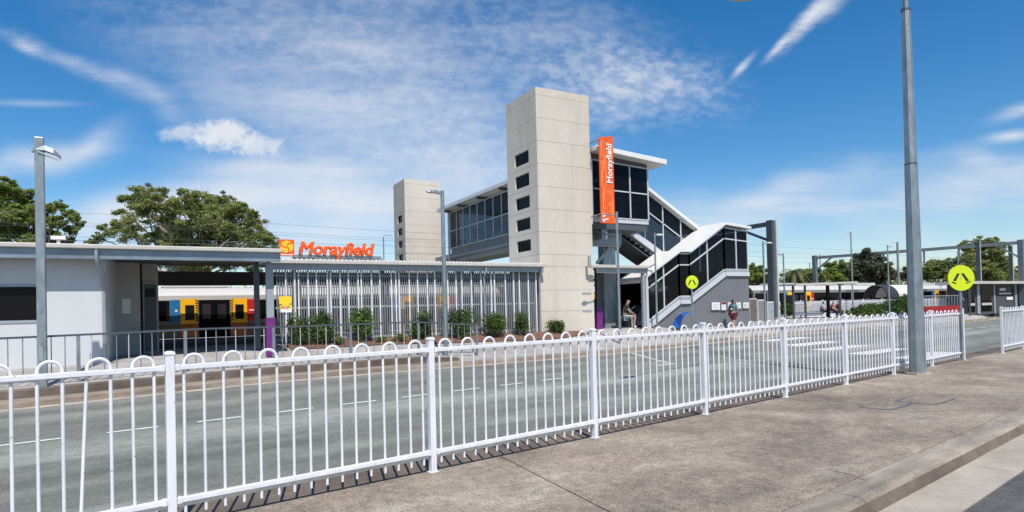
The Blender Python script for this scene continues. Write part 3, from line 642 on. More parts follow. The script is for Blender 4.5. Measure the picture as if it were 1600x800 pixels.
def leaf_obj(name, clumps, n, size, mats, parent, **k):
    V, F, mi = leaf_cloud(clumps, n, size, mats, **k); me = bpy.data.meshes.new(name)
    me.vertices.add(len(V)); me.vertices.foreach_set('co', V.ravel()); me.loops.add(len(F) * 4); me.loops.foreach_set('vertex_index', F.ravel())
    me.polygons.add(len(F)); me.polygons.foreach_set('loop_start', np.arange(0, len(F) * 4, 4)); me.polygons.foreach_set('loop_total', np.full(len(F), 4)); me.update()
    for m_ in mats: me.materials.append(m_)
    me.polygons.foreach_set('material_index', mi.astype(np.int32)); me.validate()
    o = bpy.data.objects.new(name, me); COL.objects.link(o)
    if parent is not None: o.parent = parent; o.matrix_parent_inverse = Matrix.Translation(-parent.location)
    return o
def shrub(px, py, wpx, hpx, Y, label, n=1500, group='shrubs in the planting bed', mats=None, size=.085):
    b = on(px, py, 'Y', Y); z0 = zg(b[0], b[1]); D = (b - CAM) @ FW; w = wpx * 1.38 / FPX * D / 2; h = (b[2] - z0) + hpx / FPX * D
    t_ = thing('shrub', label, 'shrub', (b[0], b[1], z0), group); cl = []
    for k in range(9):
        a = random.random() * 6.28; r = random.random() * .62 * w
        zz = z0 + h * (.3 + .5 * random.random()); rr = w * (.46 + .26 * random.random()); cl.append((b[0] + r * math.cos(a), b[1] + .6 * r * math.sin(a), zz, rr, rr * .8, min(rr * 1.2, h * .36)))
    cl.append((b[0] + .1 * w, b[1], z0 + h * .84, w * .42, w * .4, h * .17))
    leaf_obj('foliage', cl, n, size, mats or LF_S, t_, hollow=.15)
    m = MB()
    for k in range(5): a = k * 1.3; m.tube([(b[0], b[1], z0 - .02), (b[0] + .25 * w * math.cos(a), b[1] + .2 * w * math.sin(a), z0 + h * .35), (b[0] + .5 * w * math.cos(a), b[1] + .4 * w * math.sin(a), z0 + h * .65)], [.02, .014, .006], 5)
    m.build('stem', BARK, t_)
for px, py, w, h, lb in ((468, 538, 30, 42, 'leafy green shrub right beside the yellow poster board'), (503, 536, 32, 52, 'tall leafy shrub, second right of the yellow poster board'),
                         (569, 533, 42, 52, 'broad leafy shrub standing alone midway along the slatted screen'), (656, 530, 34, 45, 'green shrub in front of the screen left of the middle lamp post'),
                         (722, 527, 44, 45, 'broad shrub just right of the middle lamp post'), (773, 525, 38, 37, 'rounded shrub third from the lift tower along the screen'), (813, 523, 26, 36, 'narrow upright shrub at the right end of the slatted screen'),
                         (870, 520, 22, 18, 'small round shrub at the foot of the tall lift tower')):
    shrub(px, py, w, h, -.55 if px < 860 else -.35, lb, n=2600 if w > 30 else 1500)
GP = [leafmat('strap_1', (.17, .19, .04)), leafmat('strap_2', (.10, .15, .035)), leafmat('strap_3', (.24, .22, .06))]
for px, py, w, h, lb in ((532, 541, 18, 14, 'low yellow green strap plant left of the broad shrub'), (596, 539, 14, 12, 'low strap plant right of the broad shrub'), (624, 538, 26, 16, 'pale green strap plants left of the shrub by the lamp post')):
    shrub(px, py, w, h, -.8, lb, n=420, group='low strap plants in the bed', mats=GP, size=.09)

# ================================================================== ROOFTOP STATION SIGN
SG = thing('station_name_sign', 'orange rooftop station name sign reading Morayfield above the screen canopy', 'sign', (-8.5, -.2, 3.52))
MB().box(-9.62, -6.65, -.16, -.10, 3.60, 3.68).box(-9.6, -6.5, .18, .22, 3.56, 3.64).build('base_rail', GALV, SG)
m = MB()
for x in (-9.4, -8.6, -7.8, -7.0): m.tube([(x, -.13, 3.50), (x, -.13, 3.64)], .015, 6).tube([(x, -.10, 3.95), (x, .3, 3.55)], .012, 6)
m.build('bracket', GALVD, SG)
text_parts('Morayfield', .585, .03, ORANGE, (-9.47, -.2, 3.70), (1, 0, 0), (0, 0, 1), SG, bold=.024, shear=.2)
# square emblem left of the letters: yellow disc with a three-armed swirl
lg = MB().box(-10.07, -9.60, -.24, -.14, 3.62, 4.17).build('emblem_panel', ORANGE, SG)
cx, cz = -9.835, 3.93
MB().disc((cx, -.247, cz), (0, 1, 0), .20, .012).build('disc', YCIR, lg)
m = MB()
for k in range(3):
    a0 = math.radians(90 + 120 * k); pts = []
    for q in np.linspace(0, 1, 9):
        a = a0 - q * .9; r = .205 * q; pts.append((cx + r * math.cos(a), cz + r * math.sin(a)))
    L_ = []; R_ = []
    for i, (x, z) in enumerate(pts):
        j = min(i + 1, 8); k2 = max(i - 1, 0); dx, dz = pts[j][0] - pts[k2][0], pts[j][1] - pts[k2][1]; l = math.hypot(dx, dz); wd = .012 + .014 * (i / 8)
        L_.append((x - dz / l * wd, -.254, z + dx / l * wd)); R_.append((x + dz / l * wd, -.254, z - dx / l * wd))
    m.prism(L_ + R_[::-1], (0, -.004 - .001 * k, 0))
m.build('swirl', ORANGE, lg)
MB().box(-10.02, -9.65, -.246, -.24, 3.655, 3.685).build('stripe', PAPER, lg)

# ================================================================== LIFT TOWERS
def tower(name, label, x0, y0, w, d, zs, z_base, win_z, left_win, vents=False):
    t_ = thing(name, label, 'lift tower', (x0 + w / 2, y0 + d / 2, z_base)); m = MB(); g = .014
    zz = [z_base - .3] + sorted(zs); g = .010
    m.box(x0 + .16, x0 + w - .03, y0 + .03, y0 + d - .03, z_base - .3, zz[-1] - .05, 1)
    wy0, wy1 = left_win
    for a, b in zip(zz[:-1], zz[1:]):
        a2, b2 = a + (g / 2 if a > z_base else 0), b - (g / 2 if b < zz[-1] else 0)
        # courses, split round the window openings on the left face
        cuts = [z for z in win_z if z[0] < b2 and z[1] > a2]
        m.box(x0 + .25, x0 + w, y0, y0 + d, a2, b2)
        def wall(ya, yb, za, zb):
            if zb - za > .002: m.box(x0, x0 + .2495, ya, yb, za, zb)
        wall(y0, y0 + wy0, a2, b2); wall(y0 + wy1, y0 + d, a2, b2); z = a2
        for c in sorted(cuts): wall(y0 + wy0 + .0005, y0 + wy1 - .0005, z, max(c[0], z)); z = min(c[1], b2)
        wall(y0 + wy0 + .0005, y0 + wy1 - .0005, z, b2)
    m.build('shaft', [CONC, CONCD], t_)
    for a, b in win_z:
        f = MB().box(x0 + .06, x0 + .10, y0 + wy0, y0 + wy0 + .03, a, b).box(x0 + .06, x0 + .10, y0 + wy1 - .03, y0 + wy1, a, b).box(x0 + .06, x0 + .10, y0 + wy0 + .03, y0 + wy1 - .03, a, a + .03).box(x0 + .06, x0 + .10, y0 + wy0 + .03, y0 + wy1 - .03, b - .03, b).build('window', DSTEEL, t_)
        MB().box(x0 + .105, x0 + .13, y0 + wy0, y0 + wy1, a, b).build('pane', WINB, f)
    return t_
JZ = [10.798, 10.485, 9.546, 8.604, 7.661, 6.722, 5.79, 4.86, 3.923, 3.42, 2.45, 1.581]
WY = (on(826, 245, 'X', 0)[1], on(804, 250, 'X', 0)[1])
WZ = []
for (t_, b_) in ((238, 258), (273, 293.5), (308, 327.5), (342, 361), (376, 394)):
    WZ.append((on(815, b_, 'X', 0)[2], on(815, t_, 'X', 0)[2]))
T1 = tower('lift_tower', 'tall pale concrete lift tower with five dark windows beside the orange banner', 0, 0, 2.66, 2.6, JZ, .69, WZ, (WY[0], WY[1]))
for z in (2.30, 1.55): MB().box(2.05, 2.52, -.012, .0, z - .045, z + .045).build('vent', STEEL, T1)
WY2 = (on(628.5, 345, 'X', .66)[1] - 18.6, on(621.5, 346, 'X', .66)[1] - 18.6)
WZ2 = [(on(625, b_, 'X', .66)[2], on(625, t_, 'X', .66)[2]) for t_, b_ in ((337, 348.5), (357, 368.5), (377, 388), (398, 409))]
tower('lift_tower', 'shorter looking far lift tower of pale concrete behind the station sign', .66, 18.6, 2.6, 2.4, JZ, .69, WZ2, (max(WY2[0], .3), min(WY2[1], 2.1)))

# ================================================================== FOOTBRIDGE, CONCOURSE AND STAIRS
FB = thing('footbridge', 'glazed footbridge with white roof running between the two lift towers', 'footbridge', (4.3, 10, .7))
BX0, BX1 = 2.72, 6.0; ZF, ZC = 5.5, 8.12
def glazed(parent, P0, P1, z0, z1, n, nrm, rail_at=(.62,), mull=.06, glass=GLASS, zs0=None, extra_low=None):
    """glazed wall from P0 to P1 (xy), floor z0/z1 line may slope: z0=(za,zb), z1=(za,zb)"""
    P0 = np.array(P0, float); P1 = np.array(P1, float); nx = np.array([nrm[0], nrm[1], 0.0])
    def pt(q, f): 
        p = P0 + (P1 - P0) * q; a = z0[0] + (z0[1] - z0[0]) * q; b = z1[0] + (z1[1] - z1[0]) * q; return np.array([p[0], p[1], a + (b - a) * f])
    g = MB().prism([pt(0, 0), pt(1, 0), pt(1, 1), pt(0, 1)], -nx * .02).build('glazing', glass, parent)
    m = MB(); 
    for i in range(n + 1):
        q = i / n; m.bar(pt(q, 0) + nx * .01, pt(q, 1) + nx * .01, mull, mull, up=tuple(nx))
    m.build('mullions', LSTEEL, parent)
    m = MB()
    for f in (0.0, 1.0) + tuple(rail_at): m.bar(pt(0, f) + nx * .013, pt(1, f) + nx * .013, mull * .9, mull * .9, up=tuple(nx))
    m.build('transoms', LSTEEL, parent)
# bridge left and right faces
glazed(FB, (BX0, 4.2), (BX0, 15.6), (5.78, 5.78), (8.1, 8.1), 11, (-1, 0), (.48,))
glazed(FB, (BX0 + .6, 15.62), (BX0 - .0, 15.62), (5.78, 5.78), (8.1, 8.1), 2, (0, 1), (.48,))
MB().box(BX0 + .05, BX1, .4, 24, 5.15, 5.45).build('deck', STEEL, FB)
m = MB()
for i in range(11): y = 4.2 + i * 11.4 / 11; m.box(BX0 - .0, BX0 + .05, y + .55, y + .6, 5.25, 5.76)
m.box(BX0 - .03, BX0 + .05, 4.2, 15.7, 5.18, 5.30); m.build('edge_beam', STEEL, FB)
MB().box(BX0 + .02, BX0 + .06, 4.2, 15.6, 5.3, 5.76).build('kick_panel', CLAD, FB)
m = MB().hexa([(BX0 - .75, .1, 8.32), (BX1 + .6, .1, 8.18), (BX1 + .6, 24, 8.18), (BX0 - .75, 24, 8.32), (BX0 - .75, .1, 8.52), (BX1 + .6, .1, 8.40), (BX1 + .6, 24, 8.40), (BX0 - .75, 24, 8.52)])
m2 = m
roof_b = MB().hexa([(BX0 - .6, 2.9, 8.26), (BX1 + .6, 2.9, 8.22), (BX1 + .6, 16.4, 8.22), (BX0 - .6, 16.4, 8.26), (BX0 - .6, 2.9, 8.46), (BX1 + .6, 2.9, 8.40), (BX1 + .6, 16.4, 8.40), (BX0 - .6, 16.4, 8.46)]).build('roof', WROOF, FB)
for y in (4.8, 7.6, 10.4, 13.2, 15.6): MB().box(BX0 - .55, BX0 + .2, y - .04, y + .04, 8.12, 8.25).build('rafter', DSTEEL, roof_b)
m = MB().box(BX0 - .1, BX0 - .0, 15.7, 15.85, 4.6, 8.2).box(BX0 + .02, BX0 + .14, 16.0, 16.1, 4.6, 8.2); m.build('end_post', LSTEEL, FB)
m = MB()
for y in (5.5, 16.8):
    m.box(3.6, 4.0, y, y + .4, .5, 5.15); m.bar((BX0 + .1, y + .2, 4.4), (3.7, y + .2, 3.7), .12, .16); m.bar((3.7, y - 1.2, 5.1), (3.8, y + .2, 3.6), .16, .16)
m.box(BX0 + .3, BX0 + .55, 3.0, 18, 4.9, 5.15); m.build('support', STEEL, FB)
# concourse box
CB = thing('concourse_box', 'glazed stair-head box with overhanging white roof behind the orange banner', 'building', (4.4, .3, 5.3))
CX0, CX1, CYF = 2.86, 5.98, .2
glazed(CB, (CX0, CYF), (CX1, CYF), (5.62, 5.62), (8.12, 7.98), 3, (0, -1), (.5,))
glazed(CB, (CX1, CYF), (CX1, 3.6), (5.62, 5.62), (7.98, 7.98), 3, (1, 0), (.5,))
MB().hexa([(CX0 - .1, CYF - .55, 8.42), (CX1 + .72, CYF - .55, 8.12), (CX1 + .72, 3.0, 8.12), (CX0 - .1, 3.0, 8.42), (CX0 - .1, CYF - .55, 8.62), (CX1 + .72, CYF - .55, 8.36), (CX1 + .72, 3.0, 8.36), (CX0 - .1, 3.0, 8.62)]).build('roof', WROOF, CB, bevel=.02)
MB().hexa([(CX0, CYF, 8.12), (CX1, CYF, 7.98), (CX1, 3.0, 7.98), (CX0, 3.0, 8.12), (CX0, CYF, 8.42), (CX1, CYF, 8.15), (CX1, 3.0, 8.15), (CX0, 3.0, 8.42)]).build('eaves_panel', DSTEEL, CB)
MB().box(CX0, CX1, CYF - .02, 3.6, 5.42, 5.58).build('floor_edge', LSTEEL, CB)
MB().box(CX0, CX1 - .05, CYF + .02, 3.6, 5.12, 5.42).build('floor', DSTEEL, CB)
MB().box(CX0 - .12, CX0 - .04, CYF - .06, CYF + .02, 5.3, 8.35).build('corner_post', LSTEEL, CB)
m = MB()
m.box(on(944, 440, 'Y', 1.2)[0], on(963, 440, 'Y', 1.2)[0], 1.2, 1.6, .5, 5.12); m.build('column', GALVD, CB)
MB().box(2.7, on(968, 400, 'Y', 1.1)[0], 1.0, 1.15, 4.45, 4.95).build('header_beam', STEEL, CB)
m = MB().box(2.9, 4.9, .8, 1.0, 4.55, 5.12).box(3.4, 3.7, .3, 3.4, 4.7, 5.12); m.bar((2.8, 1.3, 3.7), (3.5, 1.3, 4.4), .1, .12); m.bar((4.9, 1.0, 4.95), (3.8, 1.3, 3.7), .10, .12); m.build('under_beam', GALVD, CB)
m = MB()
for i in range(4): m.tube([(2.9 + .3 * i, .35 + .1 * i, 5.05), (3.6 + .3 * i, .3, 4.9), (4.5, .4 + .1 * i, 5.0)], .025, 5)
m.build('conduit', DSTEEL, CB)
# upper flight: from the box down to the half landing
UF = thing('stair_flight', 'upper covered stair flight sloping down from the stair-head box', 'stairs', (8, 2.6, 3.5))
UY = 1.75; xa, xb = 5.9, 10.6; K = -.555
def zu(x, z0): return z0 + K * (x - xa)
glazed(UF, (xa, UY), (xb, UY), (zu(xa, 5.62), zu(xb, 5.62)), (zu(xa, 8.0), zu(xb, 8.0)), 4, (0, -1), (.62,))
MB().hexa([(xa - .0, UY - .25, zu(xa, 8.05)), (xb, UY - .25, zu(xb, 8.05)), (xb, 3.4, zu(xb, 8.05)), (xa, 3.4, zu(xa, 8.05)), (xa, UY - .25, zu(xa, 8.22)), (xb, UY - .25, zu(xb, 8.22)), (xb, 3.4, zu(xb, 8.22)), (xa, 3.4, zu(xa, 8.22))]).build('roof', WROOF, UF)
MB().bar((xa - .9, UY - .06, zu(xa - .9, 5.42)), (xb, UY - .06, zu(xb, 5.42)), .1, .26).build('stringer', LSTEEL, UF)
m = MB(); n = 18
for i in range(n):
    x0 = xa - .6 + (xb - xa + .6) * i / n; x1 = xa - .6 + (xb - xa + .6) * (i + 1) / n; m.box(x0, x1 + .02, UY, 3.3, zu(x0, 5.35) - .32, zu(x0, 5.35) - .05)
m.build('treads', DSTEEL, UF)
MB().prism([(xa - .6, UY + .02, zu(xa - .6, 4.92)), (xb, UY + .02, zu(xb, 4.92)), (xb, UY + .02, zu(xb, 4.86)), (xa - .6, UY + .02, zu(xa - .6, 4.86))], (0, 1.5, 0)).build('soffit', DSTEEL, UF)
# lower flight with half landing, cladding wall below
LY = .2
LFt = thing('stair_flight', 'lower covered stair flight with white roof above the grey clad wall', 'stairs', (9, .9, .6))
kx = [5.80, 7.75, 8.42, 10.77, 12.42]; gl0 = [1.02, 2.12, 2.12, 3.42, 3.42]; gl1 = [3.02, 4.14, 4.14, 5.50, 5.36]; rn = [2, 1, 2, 2]
# glass follows the flights
for i in range(4):
    glazed(LFt, (kx[i], LY), (kx[i + 1], LY), (gl0[i], gl0[i + 1]), (gl1[i], gl1[i + 1]), rn[i], (0, -1), (.735,), mull=.065)
glazed(LFt, (kx[4], LY), (kx[4], 3.3), (3.42, 3.42), (5.36, 5.36), 3, (1, 0), (.735,), mull=.065)
rx = [5.2, 7.72, 8.42, 10.75, 12.55]; rz = [2.74, 4.20, 4.22, 5.62, 5.48]
m = MB()
for i in range(4):
    y0, y1 = LY - .2, 1.72 if i < 3 else 3.4
    m.hexa([(rx[i], y0, rz[i]), (rx[i + 1], y0, rz[i + 1]), (rx[i + 1], y1, rz[i + 1]), (rx[i], y1, rz[i]), (rx[i], y0, rz[i] + .12), (rx[i + 1], y0, rz[i + 1] + .12), (rx[i + 1], y1, rz[i + 1] + .12), (rx[i], y1, rz[i] + .12)])
rf = m.build('roof', WROOF, LFt)
bx = [5.70, 7.72, 8.38, 10.77, 12.46]; bz = [.70, 1.86, 1.86, 3.19, 3.19]
m = MB(); m2 = MB()
for i in range(4):
    m.bar((bx[i], LY - .05, bz[i]), (bx[i + 1] + .0, LY - .05, bz[i + 1]), .09, .20)
    m2.bar((bx[i], LY - .02, bz[i] + .17), (bx[i + 1], LY - .02, bz[i + 1] + .17), .06, .12)
m.build('stringer', LSTEEL, LFt); m2.build('kick_rail', STEEL, LFt)
# corrugated cladding wall
def topz(x): return interp(x, list(zip(bx, bz))) - .06
m = MB(); x = 6.0; p = .11
xs_ = []
while x < 12.40:
    for dx, dy in ((0, 0), (.055, 0), (.065, .014), (.10, .014)): xs_.append((x + dx, LY + dy))
    x += p
o = 0
for (xx, yy) in xs_: m.v += [(xx, yy, .3), (xx, yy, topz(xx))]
for i in range(len(xs_) - 1): m.f.append((2 * i, 2 * i + 2, 2 * i + 3, 2 * i + 1)); m.mi.append(0)
m.build('cladding', CLAD, LFt)
MB().prism([(6.0, LY + .06, .3), (12.40, LY + .06, .3), (12.40, LY + .06, 3.1), (10.77, LY + .06, 3.1), (8.4, LY + .06, 1.75), (7.72, LY + .06, 1.75), (6.0, LY + .06, .72)], (0, 3.1, 0)).build('core', CLAD, LFt)
MB().box(5.72, 5.80, LY - .05, LY + .05, .6, 3.0).build('corner_post', LSTEEL, LFt)
m = MB()
for dz in (.55, .95):
    for i in range(4): m.tube([(bx[i], LY + .35, bz[i] + dz + .25), (bx[i + 1], LY + .35, bz[i + 1] + dz + .25)], .022, 6)
m.build('inner_handrail', LSTEEL, LFt)
for i in (0, 2):
    nn = 8; m = MB()
    for k in range(nn):
        q0, q1 = k / nn, (k + 1) / nn; m.box(bx[i] + (bx[i + 1] - bx[i]) * q0, bx[i] + (bx[i + 1] - bx[i]) * q1, LY + .1, 1.6, bz[i] + .1 + (bz[i + 1] - bz[i]) * q0, bz[i] + .16 + (bz[i + 1] - bz[i]) * q1)
    m.build('steps', STEEL, LFt)
m = MB()
for z in (6.2, 6.6): m.tube([(CX0 + .1, CYF + .4, z), (CX1 - .1, CYF + .4, z)], .022, 6)
m.build('inner_handrail', LSTEEL, CB)
MB().box(CX0 + .05, CX1 - .05, 3.5, 3.6, 5.6, 8.0).build('rear_wall', DSTEEL, CB)
# canopy right of the tower
CR = thing('canopy', 'short platform canopy between the tall lift tower and the stairs', 'canopy', (4, 0, .7))
MB().hexa([(2.70, -.25, 3.44), (5.42, -.25, 3.44), (5.42, 3.9, 3.56), (2.70, 3.9, 3.56), (2.70, -.25, 3.49), (5.42, -.25, 3.49), (5.42, 3.9, 3.61), (2.70, 3.9, 3.61)]).build('roof', GUT, CR)
MB().box(2.30, 5.46, -.40, -.26, 3.37, 3.50).build('gutter', GUT, CR, bevel=.02)
MB().box(2.70, 5.40, -.26, -.18, 3.16, 3.37).build('fascia', STEEL, CR)
MB().box(2.20, 2.30, -.36, -.26, 3.4, 3.85).build('gutter_stop', STEEL, CR)
MB().box(5.20, 5.32, -.2, -.08, .6, 3.2).build('post', STEEL, CR)
MB().tube([(5.40, -.3, 3.4), (5.40, -.25, 3.1), (5.40, -.14, 2.95), (5.40, -.14, .72)], .04, 8).build('downpipe', STEEL, CR, smooth=True)
MB().box(5.48, 5.66, -.02, .04, .6, 3.05).build('side_panel', LSTEEL, CR)
MB().box(on(957, 480, 'Y', 3.5)[0], on(1016, 480, 'Y', 3.5)[0], 3.5, 3.56, .6, 3.42).build('shade_backdrop', BLACK, CR)  # black sheet added to keep the space under the canopy dark
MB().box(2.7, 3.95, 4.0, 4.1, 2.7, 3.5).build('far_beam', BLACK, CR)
m = MB().box(3.95, 4.4, 2.6, 2.7, .6, 3.4).box(4.75, 4.85, 2.6, 2.7, .6, 3.4); m.bar((4.0, 2.65, 2.4), (4.8, 2.65, 3.2), .07, .07); m.build('frame', DSTEEL, CR)
pc = thing('wrapped_column', 'dark column with purple patterned wrap under the canopy right of the tower', 'column', (3.55, .95, .7))
MB().box(3.50, 3.68, .9, 1.08, 1.68, 3.4).build('shaft', DSTEEL, pc); MB().box(3.44, 3.74, .86, 1.12, .6, 1.68).build('wrap', PURP, pc)
MB().tube([(4.62, -.1, .7), (4.62, -.1, 1.2), (4.60, -.1, 1.27), (4.50, -.1, 1.3), (4.30, .1, 1.3)], .02, 8).build('grab_rail', LSTEEL)
tag(bpy.data.objects['grab_rail'], 'pale tubular handrail end beside the seated man under the canopy', 'handrail')

# orange banner on the tower side
a = on(935.5, 214.5, 'Y', -.35); b = on(957.5, 208.5, 'Y', -.35); c_ = on(961.5, 345, 'Y', -.35); d_ = on(938.5, 347.5, 'Y', -.35)
BN = thing('banner', 'tall orange vertical banner sign reading Morayfield fixed beside the lift tower', 'banner', (3.3, -.35, 5.4))
ang = np.array([1.0, .0, 0.0])
bx0, bx1, bz0, bz1 = 2.70, 3.42, 5.24, 8.86
MB().prism([(bx0, -.62, bz0), (bx1, -.62, bz0), (bx1, -.62, bz1 + .12), (bx0, -.62, bz1)], (0, .06, 0)).build('panel', ORANGE, BN)
text_parts('Morayfield', .40, .006, PAPER, (3.32, -.632, 6.93), (0, 0, 1), (-1, 0, 0), BN, bold=.011)
m = MB(); yy = -.623
for i in range(11): 
    h = .25 + .5 * abs(math.sin(i * 2.1)); z = 5.55 + i * .31; x = 2.77 + .05 * (i % 4); m.box(x, x + .02, yy - .004, yy, z, min(z + h, 8.8))
for cx_, cz_, r in ((2.83, 7.8, .075), (3.19, 6.05, .07), (2.87, 5.9, .06), (3.13, 6.55, .07), (2.80, 7.2, .05)):
    for k in range(16):
        a0, a1 = 2 * PI * k / 16, 2 * PI * (k + 1) / 16; m.bar((cx_ + r * math.cos(a0), yy - .002, cz_ + r * math.sin(a0)), (cx_ + r * math.cos(a1), yy - .002, cz_ + r * math.sin(a1)), .004, .02, up=(math.cos(a0), 0, math.sin(a0)))
for x, z0, z1 in ((3.27, 5.5, 6.7), (3.33, 5.5, 6.3), (3.21, 5.7, 5.9), (3.07, 8.0, 8.7), (3.15, 8.3, 8.75), (2.99, 6.8, 8.1)): m.box(x, x + .02, yy - .004, yy, z0, z1)
m.build('line_pattern', ORAL, BN)
m = MB()
for k, (x0, x1, z) in enumerate(((2.75, 3.07, 5.36), (2.77, 2.93, 5.50), (2.82, 2.89, 5.30))): m.bar((x0, -.627, z), (x1, -.627, z + .07), .004, .06, up=(0, 0, 1))
m.build('emblem', PAPER, BN)
m = MB()
for z in (5.6, 8.75): m.tube([(2.66, .2, z), (2.66, -.58, z), (3.0, -.58, z)], .03, 6)
m.build('bracket', GALV, BN)
# security camera bracket cluster under banner omitted from the silhouette; blue sculpture and boards on the wall
def wallp(px, py, Y=.15): return on(px, py, 'Y', Y)
bl = [(1053, 512), (1054, 503), (1057, 497), (1062, 492), (1068, 489), (1074, 487.3), (1079, 487.6), (1073, 490), (1069, 494), (1066, 499), (1064, 505), (1063, 512)]
SWY = -.32
SW = MB().prism([on(x, y, 'Y', SWY) for x, y in bl], (0, .07, 0)).build('swoosh_sculpture', SWBLUE)
tag(SW, 'curved blue crescent shaped sculpture standing before the grey stair wall', 'sculpture')
def board(name, label, x0, y0, x1, y1, matl, cat='notice board', extra=None):
    a = wallp(x0, y0); b = wallp(x1, y1); t_ = thing(name, label, cat, (float(a[0]), .15, float(b[2])), 'boards on the stair wall')
    MB().box(a[0], b[0], .13, .19, b[2], a[2]).build('frame', STEEL, t_)
    MB().box(a[0] + .03, b[0] - .03, .122, .129, b[2] + .03, a[2] - .03).build('sheet', matl, t_)
    m = MB(); 
    for i in range(5):
        z = a[2] - .1 - i * (a[2] - b[2] - .16) / 5; m.box(a[0] + .07, b[0] - .07 - .08 * (i % 3), .118, .1215, z - .012, z)
    m.build('print_lines', STEEL, t_)
    if extra: MB().box(a[0] + .03, b[0] - .03, .114, .1175, a[2] - .14, a[2] - .03).build('header', extra, t_)
board('notice_board', 'large white notice board left of the maroon headed sign on stair wall', 1111, 472, 1125, 484.5, PAPER)
board('notice_board', 'small white notice with maroon header on grey stair wall', 1126, 471, 1134.5, 485, PAPER, extra=MAROON)
board('notice_board', 'pale notice board directly behind the walking woman', 1136, 472, 1147, 483, PAPERG)
board('notice_board', 'pale green poster case second from the right end of stair wall', 1149.5, 472, 1158, 482.5, PAPERG)
board('notice_board', 'pale green poster case at the right end of the stair wall', 1160, 472, 1170, 482, PAPERG)

# yellow poster board on post near the entrance
YB_ = on(447, 536, 'Y', -.9); zb = zg(YB_[0], YB_[1]); yx = YB_[0]
YP = thing('poster_board', 'yellow poster board on a post beside the entrance column', 'poster', (yx, -.9, zb))
zt_, zl_ = on(447, 463, 'Y', -.9)[2], on(447, 488, 'Y', -.9)[2]
MB().box(yx - .19, yx + .19, -.93, -.89, zl_, zt_).build('panel', PYEL, YP)
m = MB().box(yx - .19, yx + .19, -.937, -.931, zl_, zl_ + .11); m.build('white_band', PAPER, YP)
m = MB()
for dx, dz, r in ((-.14, .24, .045), (.15, .26, .04), (-.10, .17, .03), (.09, .19, .035)): m.prism([(yx + dx - r, -.936, zl_ + dz), (yx + dx, -.936, zl_ + dz - r * .5), (yx + dx + r, -.936, zl_ + dz + r * .2), (yx + dx, -.936, zl_ + dz + r * .6)], (0, .004, 0))
m.bar((yx - .17, -.934, zl_ + .13), (yx + .17, -.934, zl_ + .14), .004, .012); m.build('poster_print', DSTEEL, YP)
m = MB()
for dx, dz, r in ((0, .15, .06), (-.06, .19, .03), (.06, .13, .03)): m.disc((yx + dx, -.9375, zl_ + dz), (0, 1, 0), r, .003, 12)
m.build('poster_print', pm('poster_pink', (.75, .35, .25), .6), YP)
MB().tube([(yx, -.87, zb), (yx, -.87, zt_)], .022, 8).build('post', LSTEEL, YP)

